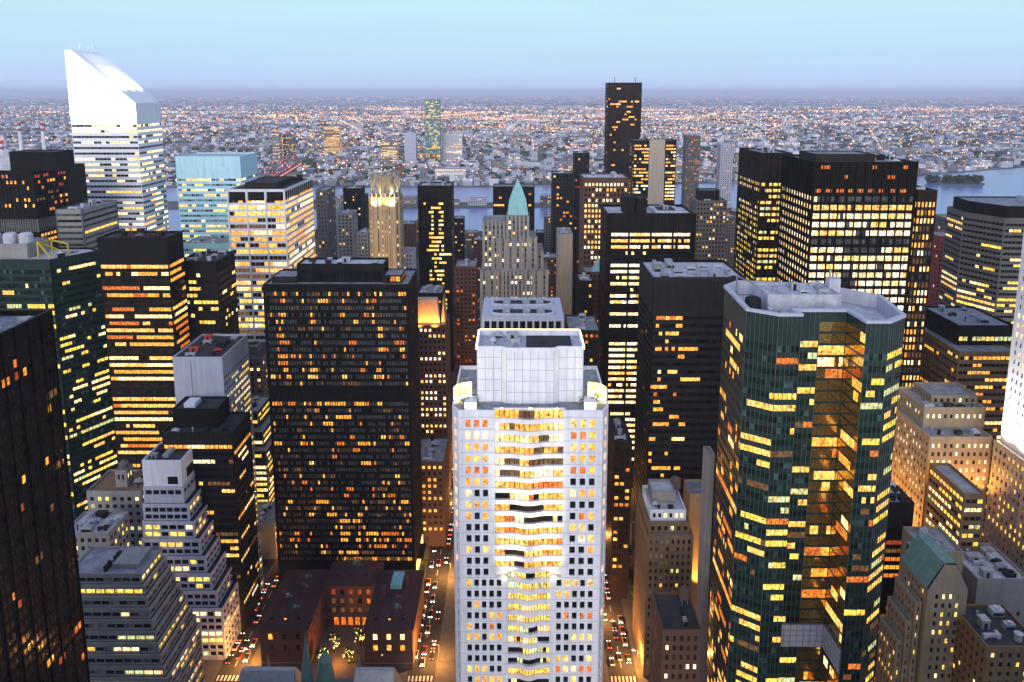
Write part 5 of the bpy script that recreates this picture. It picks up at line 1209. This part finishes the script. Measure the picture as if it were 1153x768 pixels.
for lab, pl, pr, py, Y, wl2, spc in (
    ('slender pale green glass tower standing alone on the far bank', 478, 495, 112, 2650, 'copper_green', sp(4.2, 4.0, .85, .5, .2, 'lemon', 'sky', 1.5, .1, rec=.2, top=4, bot=2)),
    ('squarish building with warm lit upper floors on the far bank', 364, 382, 142, 2900, 'limestone', sp(5, 4.0, .8, .5, .85, 'yellow', 'grey', 4, .2, rec=.2, top=2, bot=2)),
    ('pale lit warehouse left of the lone green tower on the far bank', 428, 447, 156, 2600, 'light_grey', sp(5, 4.0, .8, .5, .5, 'yellow', 'grey', 3, .2, rec=.2, top=2, bot=2)),
    ('plain pale blue slab left of the lone green tower', 455, 468, 150, 2600, 'bluish_grey', None),
    ('white block right of the lone green tower', 497, 520, 151, 2700, 'white_grid', sp(5, 4.0, .7, .5, .2, 'yellow', 'grey', 3, .2, rec=.2, top=2, bot=2)),
    ('long low floodlit white hall at the water edge of the far bank', 490, 524, 190, 2060, 'white_panel', sp(5, 4.5, .6, .5, .7, 'yellow', 'grey', 3, .2, rec=.2, top=2, bot=2)),
    ('twin-chimneyed pale apartment slab on the far bank near the bridge', 306, 314, 150, 2500, 'light_grey', sp(5, 4.0, .6, .5, .2, 'yellow', 'grey', 2, .2, rec=.2, top=2, bot=2)),
    ('grey apartment slab on the far bank just right of the bridge', 318, 330, 152, 2560, 'mid_grey', sp(5, 4.0, .6, .5, .2, 'yellow', 'grey', 2, .2, rec=.2, top=2, bot=2)),
):
    x0, z = P(pl, py, Y); x1 = P(pr, py, Y)[0]
    simple_block('far_bank_building', lab, 'building', None, x0, x1, Y, Y + 30, z, wl2, spc, rq, top=False)
# remaining low city to the horizon
mb = MB(); NM = ['roof_pale', 'light_grey', 'mid_grey', 'bluish_grey', 'steel_grey', 'roof_grey', 'white_grid', 'bluish_grey', 'leaf_dark']
for it in range(36000):
    Y = 2000 + 12000 * rq.random() ** 1.5 if it < 32500 else 13000 + 30000 * rq.random(); half = Y * .70; X = rq.uniform(-half, half)
    if Y < farshore(X) + 40: continue
    s_ = .5 + Y / 8500 if Y < 13000 else Y / 4500
    w, d, h = rq.uniform(12, 44) * s_, rq.uniform(12, 40) * s_, rq.choice([7, 8, 9, 11, 14, 20]) * rq.uniform(.8, 1.2)
    if Y < 3400 and not free(X, X + w, Y, Y + d, qplaced, 4): continue
    m = rq.choice(range(8)) if rq.random() > .16 else 8
    mb.box(X, X + w, Y, Y + d, 0, h, m)
tag(mb.build('distant_city', NM), 'endless low roofs of the far bank spreading to the horizon', 'city district', kind='stuff')
# street and yard lamps of the far bank
q = {k: MB() for k in ('dot_amber', 'dot_yellow', 'dot_white', 'dot_red')}
def lampdot(mb, x, y, z, r_):
    p = [(x + r_, y), (x, y + r_), (x - r_, y), (x, y - r_)]
    mb.frustum(p, z, [(x + r_ * .1, y), (x, y + r_ * .1), (x - r_ * .1, y), (x, y - r_ * .1)], z + r_, cap=True); 
dots = []
for k in range(120):     # avenues running away at all angles
    x0_, y0_ = rq.uniform(-2600, 2600), rq.uniform(2050, 7500); an = rq.choice([.35, .45, 1.2, 1.9, 2.7, 2.9]) + rq.uniform(-.06, .06); L = rq.uniform(500, 2200)
    for i in range(int(L / 34)): dots.append((x0_ + math.cos(an) * i * 34 + rq.uniform(-4, 4), y0_ + math.sin(an) * i * 34, .85))
for k in range(5200):
    Y = 1990 + 10500 * rq.random() ** 1.45; dots.append((rq.uniform(-.72, .72) * Y, Y, .85 if rq.random() < .8 else 1.4))
for k in range(2000):
    Y = 12000 + 40000 * rq.random() ** 1.3; dots.append((rq.uniform(-.72, .72) * Y, Y, .8))
for k in range(170):     # bright knots: yards, stadiums, shopping streets
    Y = 2200 + 9000 * rq.random() ** 1.3; X = rq.uniform(-.66, .66) * Y
    for i in range(rq.randint(10, 34)): dots.append((X + rq.gauss(0, 70) * (1 + Y / 5000), Y + rq.gauss(0, 90), 1.25))
for x, y, s_ in dots:
    if y < farshore(x) + 15: continue
    kk = rq.choices(['dot_amber', 'dot_yellow', 'dot_white', 'dot_red'], [6, 4, 2, 2])[0]
    lampdot(q[kk], x, y, rq.uniform(9, 16) + y * .0006, (.7 + y * .00062) * s_ * rq.uniform(.7, 1.3))
mb = MB(); names = list(q)
for i, k in enumerate(names):
    for a, m in zip(q[k].q, q[k].qm): mb.q.append(a); mb.qm.append(m * 0 + i)
    for a in q[k].n: mb.n.append(a); mb.nm.append(i)
tag(mb.build('city_lights', names), 'countless amber and white lamps scattered over the far bank', 'city lights', kind='stuff')

# smokestacks, red and white
for k, (px, py, Y) in enumerate(((1, 158, 2150), (21, 138, 2300), (47, 138, 2330))):
    X, z = P(px, py, Y)
    e = empty('smokestack', (X, Y, 0), ['white smokestack with red top cut by the left edge', 'left one of two slim red banded smokestacks', 'right one of two slim red banded smokestacks nearest the slanted tower'][k], 'smokestack', 'red and white smokestacks')
    mb = MB(); mb.cyl(X, Y, 0, z - 26, 6.5, 5.0, 14); mb.build('shaft', ['stack_white'], e)
    mb = MB(); mb.cyl(X, Y, z - 26, z - 18, 5.0, 4.9, 14); mb.cyl(X, Y, z - 18, z - 10, 4.88, 4.7, 14, 1); mb.cyl(X, Y, z - 10, z, 4.7, 4.5, 14); mb.build('red_band', ['stack_red', 'stack_white'], e)
    mb = MB(); mb.cyl(X, Y, z, z + 2.5, 1.8, k=6); mb.build('beacon', ['lamp_red'], e)
# cantilever bridge
e = empty('cantilever_bridge', (-640, 1560, 0), 'red-lit steel cantilever bridge crossing the river behind the pale blue tower', 'bridge')
bx = P(262, 205, 1400)[0]
pA = np.array([P(258, 196, 1420)[0], 1420.0]); pB = np.array([P(336, 178, 2250)[0], 2250.0])
mb = MB(); L = np.linalg.norm(pB - pA); K = 44; u = (pB - pA) / L; nn = np.array([u[1], -u[0]])
def bh(t_):     # top chord rises at the four towers
    return 42 + 34 * max(0, 1 - min(abs(t_ - c_) for c_ in (.12, .38, .60, .86)) / .13) ** 1.3
for s_ in (-9, 9):
    for i in range(K):
        a, b = pA + u * L * i / K + nn * s_, pA + u * L * (i + 1) / K + nn * s_; t0, t1 = i / K, (i + 1) / K
        mb.bar((*a, bh(t0)), (*b, bh(t1)), 2.0); mb.bar((*a, 34), (*b, bh(t1)) if i % 2 else (*b, 34), 1.5); mb.bar((*a, 34), (*a, bh(t0)), 1.2); mb.bar((*a, 34), (*b, 34), 2)
mb.build('truss', ['steel_grey'], e)
mb = MB(); c4 = [pA + nn * 9, pB + nn * 9, pB - nn * 9, pA - nn * 9]; mb.prism([tuple(x) for x in c4[::-1]] if np.cross(c4[1] - c4[0], c4[2] - c4[0]) < 0 else [tuple(x) for x in c4], 31, 34); mb.build('deck', ['asphalt'], e)
mb = MB()
for t_ in (.12, .38, .60, .86):
    c_ = pA + u * L * t_; mb.box(c_[0] - 12, c_[0] + 12, c_[1] - 5, c_[1] + 5, 0, 31)
mb.build('pier', ['light_grey'], e)
mb = MB()
for i in range(0, K * 2):
    for s_ in (-9.5, 9.5):
        a = pA + u * L * i / (K * 2) + nn * s_; mb.box(a[0] - 1.0, a[0] + 1.0, a[1] - 1.0, a[1] + 1.0, 36, 38); 
        if i % 3 == 0: mb.box(a[0] - 1.0, a[0] + 1.0, a[1] - 1.0, a[1] + 1.0, bh(i / (K * 2)) + 1, bh(i / (K * 2)) + 3)
mb.build('bridge_lamp', ['dot_red'], e)['kind'] = 'stuff'
# buildings on the long island in the river
for k in range(16):
    Y = rq.uniform(1615, 1650); X = -720 + k * 52 + rq.uniform(-8, 8)
    if abs(X - pA[0]) < 1e9 and X < 160:
        simple_block('island_building', 'low building among trees on the long river island', 'building', 'buildings on the long island', X, X + rq.uniform(20, 40), Y, Y + 22, rq.uniform(8, 22) + 2, rq.choice(QW), far_spec(), rq, top=False, z0=2.0)

# ------------------------------------------------------------------ trees
def make_tree(x, y, z, h, rad, label, group, n=500, size=.5, mats=('leaf', 'leaf_dark'), rng_=None):
    rng_ = rng_ or random.Random(int(x * 31 + y * 17))
    e = empty('tree', (x, y, z), label, 'tree', group)
    mb = MB(); mb.cyl(x, y, z, z + h * .5, h * .035, h * .02, 7)
    for k in range(5):
        a = k * 1.26 + rng_.uniform(-.3, .3); mb.bar((x, y, z + h * .38), (x + math.cos(a) * rad * .6, y + math.sin(a) * rad * .6, z + h * rng_.uniform(.6, .8)), h * .02)
    mb.build('trunk', ['bark'], e)
    mb = MB()
    for k in range(7):
        a = rng_.uniform(0, 6.28); r_ = rad * rng_.uniform(.2, .65)
        leafball(mb, rng_, x + math.cos(a) * r_, y + math.sin(a) * r_, z + h * rng_.uniform(.55, .88), rad * rng_.uniform(.35, .6), n // 7, size)
    mb.build('crown', list(mats), e)
    return e
rt = random.Random(9)
ctrees = [(377, 727, 6.5), (364, 741, 6.0), (392, 740, 5.5), (420, 733, 6.0), (405, 722, 7.5), (433, 742, 5.5), (350, 722, 5.0)]
for k, (px, py, h) in enumerate(ctrees):
    X, Y = G(px, py, 3)
    make_tree(X, Y, .15, h + 2, 3.0, 'small tree strung with yellow lights in the brownstone forecourt', 'forecourt trees of the brownstone palazzo', 800, .35, rng_=rt)
    for j in range(26):
        pass
lm = MB()
for k, (px, py, h) in enumerate(ctrees[:6]):
    X, Y = G(px, py, 3)
    mbl = MB()
    for j in range(34):
        a, r_ = rt.uniform(0, 6.28), rt.uniform(.8, 2.4); xx, yy, zz_ = X + math.cos(a) * r_, Y + math.sin(a) * r_, rt.uniform(3, h + 1.5); mbl.box(xx - .11, xx + .11, yy - .11, yy + .11, zz_ - .11, zz_ + .11)
    tag(mbl.build('fairy_lights', ['lamp_yellow' if k != 4 else 'lamp_amber']), 'string of tiny warm lights hung in a brownstone forecourt tree', 'string lights', 'string lights in the forecourt trees')
for k in range(7):
    X = 46 + 12.0 + rt.uniform(-1.5, 1.5); Y = 318 + k * 9 + rt.uniform(-2, 2)
    make_tree(X - 0, Y, .15, rt.uniform(8, 11), 3.2, 'leafy street tree in the small lamp-lit park by the right-hand street', 'trees of the lamp-lit street park', 420, .5, rng_=rt)
for xs_, y0_, n_ in ((-40, 300, 9), (-121, 300, 6)):
    for k in range(n_):
        make_tree(xs_ - 7.6 + rt.uniform(-.4, .4), y0_ + k * 10 + rt.uniform(-3, 3), .15, rt.uniform(6, 8.5), 2.3, 'young street tree on the pavement beside the brownstone palazzo block', 'street trees by the brownstone palazzo block', 260, .4, rng_=rt)
for k in range(9):
    X = rt.uniform(gx0, gx1) if False else isl[0][0] - (isl[0][0] - isl[10][0]) * (k + .5) / 9; Y = gy0_isl if False else (isl[5][1] + isl[15][1]) / 2 + rt.uniform(-25, 25)
    make_tree(X, Y, 2.5, rt.uniform(13, 18), 17, 'dark broadleaf tree on the small wooded river island', 'trees of the wooded river island', 420, 3.4, ('leaf_dark', 'leaf_dark'), rt)

# ------------------------------------------------------------------ cathedral roof at the bottom edge
e = Tower('cathedral', 'grey gothic cathedral roof with slender green copper spire at the bottom edge', 'cathedral', (-78, 245, 0))
cx0 = G(345, 705, 50)[0]; cyv = 247.0; zt_ = P(345, 712, cyv)[1]
cx_ = P(345, 740, cyv)[0]
mb = MB(); mb.box(cx_ - 24, cx_ + 30, 236, 258, 0, 22); e.part('nave', mb, ['mid_grey'])
for pa, pb in ((268, 337), (396, 448)):
    xa, xb = P(pa, 756, 247)[0], P(pb, 756, 247)[0]; zr_ = P(300, 753, 247)[1]
    mb = MB(); mb.quads([[(xa, 238, 22.02), (xb, 238, 22.02), (xb - 1.5, 246, zr_), (xa + 1.5, 246, zr_)], [(xb, 257, 22.02), (xa, 257, 22.02), (xa + 1.5, 248, zr_), (xb - 1.5, 248, zr_)], [(xa + 1.5, 246, zr_), (xb - 1.5, 246, zr_), (xb - 1.5, 248, zr_), (xa + 1.5, 248, zr_)], [(xb, 238, 22.02), (xb, 257, 22.02), (xb - 1.5, 248, zr_), (xb - 1.5, 246, zr_)], [(xa, 257, 22.02), (xa, 238, 22.02), (xa + 1.5, 246, zr_), (xa + 1.5, 248, zr_)]]); e.part('pitched_roof', mb, ['galvanised'])
    for k in range(3): mb = MB(); xx = xa + (xb - xa) * (k + .5) / 3; mb.box(xx - .8, xx + .8, 239.5, 242, 24, 27.5); e.part('roof_vent', mb, ['mid_grey'])
mb = MB(); xx = P(366, 745, 247)[0]; mb.cyl(xx, 247, 22, P(366, 742, 247)[1], 4.6, 2.4, 8); mb.cyl(xx, 247, P(366, 742, 247)[1], P(360, 732, 247)[1], 2.4, .1, 8); e.part('copper_turret', mb, ['copper_green'])
mb = MB(); mb.cyl(cx_, cyv, 27, 33, 2.4, 2.2, 8); mb.cyl(cx_, cyv, 33, zt_ - 1, 2.2, .12, 8); mb.cyl(cx_, cyv, zt_ - 1, zt_ + 1.2, .1, .05, 5); e.part('spire', mb, ['copper_green'])
for dx, dy in ((-18, 236.5), (-9, 236.5), (8, 236.5), (17, 236.5), (26, 236.5), (-18, 257.5), (17, 257.5)):
    mb = MB(); mb.box(cx_ + dx - .6, cx_ + dx + .6, dy - .6, dy + .6, 21, 26); mb.cyl(cx_ + dx, dy, 26, 33, .8, .05, 6); e.part('pinnacle', mb, ['light_grey'])
e.finish()

for px, py in ((350, 735), (380, 742), (415, 738)):
    X, Y = G(px, py, 3); p_ = bpy.data.lights.new('forecourt_glow', 'POINT'); p_.energy = 6000; p_.color = (1.0, .32, .05); p_.shadow_soft_size = .4
    o = bpy.data.objects.new('forecourt_glow', p_); COL.objects.link(o); o.location = (X, Y, 5)
# ------------------------------------------------------------------ cars, street lamps
def make_car(label, group, paint, x, y, rz):
    e = empty('parked_car' if False else 'car', (0, 0, 0), label, 'car', group)
    mb = MB(); prof = [(-2.2, .35), (2.2, .35), (2.25, .75), (1.35, .95), (-1.9, 1.0), (-2.25, .85)]; cab = [(1.2, .95), (.55, 1.45), (-1.2, 1.48), (-1.85, 1.0)]
    def extr(pr, hw_, m):
        k = len(pr); L_ = [(-hw_, p[0], p[1]) for p in pr]; R_ = [(hw_, p[0], p[1]) for p in pr]
        mb.poly(L_[::-1], m); mb.poly(R_, m)
        for i in range(k): j = (i + 1) % k; mb.quads([[L_[i], L_[j], R_[j], R_[i]]], m)
    extr(prof, .9, 0); extr(cab, .78, 1); mb.build('body', [paint, 'glass_black'], e)
    for sx_ in (-.82, .82):
        for yy in (1.4, -1.4):
            w = MB(); an = [2 * math.pi * i / 10 for i in range(10)]; A = [(sx_ - .11, yy + .34 * math.cos(q_), .34 + .34 * math.sin(q_)) for q_ in an]; B = [(sx_ + .11, p[1], p[2]) for p in A]
            w.poly(A[::-1]); w.poly(B)
            for i in range(10): j = (i + 1) % 10; w.quads([[A[i], A[j], B[j], B[i]]])
            w.build('wheel', ['tyre'], e)
        h = MB(); h.box(sx_ * .8 - .22, sx_ * .8 + .22, 2.2, 2.34, .52, .78); h.build('headlight', ['lamp_white'], e)
        h = MB(); h.box(sx_ * .8 - .22, sx_ * .8 + .22, -2.36, -2.22, .58, .86); h.build('taillight', ['lamp_red'], e)
    e.location = (x, y, .02); e.rotation_euler = (0, 0, rz)
    return e
def copy_tree(o, parent=None):
    c_ = o.copy(); COL.objects.link(c_)
    if parent is not None: c_.parent = parent
    for ch_ in list(o.children): copy_tree(ch_, c_)
    return c_
PAINTS = [('car_white', 'white'), ('car_black', 'black'), ('car_silver', 'silver'), ('car_yellow', 'yellow'), ('car_red', 'red')]
protos = {}
rc = random.Random(4)
where = {-121: 'in the queue on the far left street', -40: 'on the street left of the white tower', 46: 'on the street right of the white tower'}
spots = []
for xs_, dirs in ((-121, 1), (-40, -1), (46, 1)):
    for lane in (-3.6, 0, 3.6):
        y = 292 + rc.uniform(0, 6)
        while y < (470 if xs_ != -121 else 400):
            if rc.random() < .72: spots.append((xs_, xs_ + lane, y, 0 if (dirs > 0) == (lane < 2) else math.pi))
            y += rc.uniform(5.6, 11)
for lane in (-6, -2.6, 2.6, 6):
    for xs_, a, b in ((-121, -112, -60), (46, 20, 70)):
        x = a
        while x < b:
            if rc.random() < .7: spots.append((xs_, x, 272 + lane, math.pi / 2 if lane < 0 else -math.pi / 2))
            x += rc.uniform(5.6, 10)
for lane in (-3.6, 0, 3.6):     # far part of the canyon
    for xs_ in (-40, 46):
        y = 480
        while y < 980:
            if rc.random() < .6: spots.append((xs_, xs_ + lane, y, 0 if lane < 1 else math.pi))
            y += rc.uniform(9, 22)
for xs_, x, y, rz in spots:
    pn, cn_ = rc.choice(PAINTS); far_ = y > 475
    lab = f'{cn_} car {where[xs_]}' + (', far down the canyon' if far_ else ', headlamps lit'); grp = f'{cn_} cars {where[xs_]}' + (' far off' if far_ else '')
    if pn not in protos: protos[pn] = o = make_car(lab, grp, pn, x, y, rz)
    else: o = copy_tree(protos[pn]); o.location = (x, y, .02); o.rotation_euler = (0, 0, rz)
    o['label'] = lab; o['group'] = grp
# street lamps: cast light along the canyons
ld = bpy.data.lights.new('street_lamp_glow', 'POINT'); ld.energy = 30000; ld.color = (1.0, 0.42, 0.09); ld.shadow_soft_size = .5
def make_lamp(x, y, s_):
    e = empty('street_lamp', (0, 0, 0), 'tall street lamp with bent arm and glowing amber head', 'street lamp', 'street lamps along the canyons')
    mb = MB(); mb.cyl(0, 0, .15, 8.2, .14, .09, 8); mb.cyl(0, 0, .15, .9, .25, .2, 8); mb.build('post', ['steel_grey'], e)
    mb = MB(); mb.bar((0, 0, 8.1), (1.9, 0, 8.6), .12); mb.build('arm', ['steel_grey'], e)
    mb = MB(); mb.box(1.5, 2.5, -.28, .28, 8.45, 8.7, 0); mb.build('lamp_head', ['lamp_amber'], e)
    e.location = (x, y, 0); e.rotation_euler = (0, 0, 0 if s_ > 0 else math.pi)
    return e
lp = None
for xs_ in (-121, -40, 46, 126, 207):
    for i in range(9):
        y = 290 + i * 29 + (3 if xs_ == -40 else 0)
        if any(abs(y - a) < 10 for a in AVEY): y += 14
        for s_ in (1, -1):
            if (i + (s_ > 0)) % 2: continue
            x = xs_ - s_ * 7.0
            if lp is None: lp = o = make_lamp(x, y, s_)
            else: o = copy_tree(lp); o.location = (x, y, 0); o.rotation_euler = (0, 0, 0 if s_ > 0 else math.pi)
            lo_ = bpy.data.objects.new('street_lamp_glow', ld); COL.objects.link(lo_); lo_.location = (x + s_ * 2, y, 8.2)

# floodlights the photograph shows lit
def spot(loc, to, energy, col, ang=70, soft=.4, blend=.6):
    d = bpy.data.lights.new('floodlight', 'SPOT'); d.energy = energy; d.color = col; d.spot_size = R(ang); d.spot_blend = blend; d.shadow_soft_size = soft
    o = bpy.data.objects.new('floodlight', d); COL.objects.link(o); o.location = loc
    from mathutils import Vector
    o.rotation_euler = (Vector(to) - Vector(loc)).to_track_quat('-Z', 'Y').to_euler()
    return o
s = swiss; CW = (1.0, 0.93, 0.72)
for xx in (s['nx0'] - 1.2, s['nx1'] + 1.2): spot((xx, YS - .9, s['zmid'] + .9), (s['xc'], YS - .2, s['zmid'] + 30), 9000, CW, 110, blend=1.0); spot((xx, YS - 4.0, s['zmid'] - 2), (s['xc'], YS, s['zmid'] + 38), 150000, (1, .88, .55), 42, blend=1.0)
for xx in (s['bx0'] + 2, s['xc'], s['bx1'] - 2): spot((xx, YS + 1.6, s['zr'] + .8), (xx, YS + 9, s['zr'] + 14), 1500, (1, .95, .8), 110)
for sg in (-1, 1):
    cxg = s['sx0'] + 4 if sg < 0 else s['sx1'] - 4
    spot((cxg, YS + 2.2, s['zr'] + .8), (cxg - sg * 9, YS + 9, s['zr'] + 9), 3500, (1, .88, .55), 110)
    p_ = bpy.data.lights.new('terrace_glow', 'POINT'); p_.energy = 900; p_.color = (1.0, .85, .25); p_.shadow_soft_size = .3
    o = bpy.data.objects.new('terrace_glow', p_); COL.objects.link(o); o.location = (cxg, YS + 8, s['zr'] + .9)
xl, xr, Yc, zw, zh = citi
for xx in (xl + 5, (xl + xr) / 2, xr - 5): spot((xx, Yc - 7, zw - 2), (xx, Yc + 1, zw + 25), 150000, (.95, .97, 1), 100)
gx, gy, gz, gt = deco
spot((gx - 8, gy - 6, gz - 8), (gx, gy + 8, gz + 10), 16000, (1, .9, .6), 90); spot((gx + 8, gy - 6, gz - 8), (gx, gy + 8, gz + 10), 16000, (1, .9, .6), 90); spot((gx, gy - 16, 70), (gx, gy, 140), 90000, (1, .65, .25), 60)
ox, oy, oz = orange_crown
spot((ox - 5, oy - 3, oz - .5), (ox - 3, oy + 6, oz + 6), 18000, (1, .33, .05), 120); spot((ox + 5, oy - 3, oz - .5), (ox + 5, oy + 6, oz + 6), 18000, (1, .33, .05), 120)
fx, fz = flood
for k in range(3): spot((fx + 4 + k * 9, 257.5, fz + 1.2), (fx + 4 + k * 9, 263, fz + 30), 42000, (1, .94, .78), 100)
for k in range(3): spot((fx - 5, 264 + k * 9, fz + 1.2), (fx + 1, 264 + k * 9, fz + 24), 60000, (1, .94, .78), 120)
for xx, yy, zz_, tt in ((mx0 + 2, 284, mz - 62, (mx0 + 6, 293, mz - 20)), (mx0 + 14, 289, mz - 30, (mx0 + 14, 293, mz - 6)), (mx0 - 9, 300, mz - 60, (mx0, 306, mz - 24)), (mx0 - 9, 318, mz - 55, (mx0, 316, mz - 15))): spot((xx, yy, zz_), tt, 75000, (1, .42, .06), 120)
spot((P(786, 690, 318)[0], 312, 14), (P(786, 600, 318)[0], 319, 60), 90000, (1, .45, .08), 70)
for k in range(3): spot((xr + 4, Yc + 7 + k * 12, zl_ + 9), (xl + 8, Yc + 7 + k * 12, zh + 1), 60000, (.95, .97, 1), 80, blend=1.0)
spot((gx + 0, gy + 12, gz + (gt - gz) * .8 + 1), (gx, gy + 12.2, gt + 30), 6000, (1, .85, .5), 150)
for k in range(4): a_ = k * 1.571 + .785; spot((gx + 9 * math.cos(a_), gy + 12 + 9 * math.sin(a_), gz + 1), (gx + 4 * math.cos(a_), gy + 12 + 4 * math.sin(a_), gt), 9000, (1, .82, .45), 130)
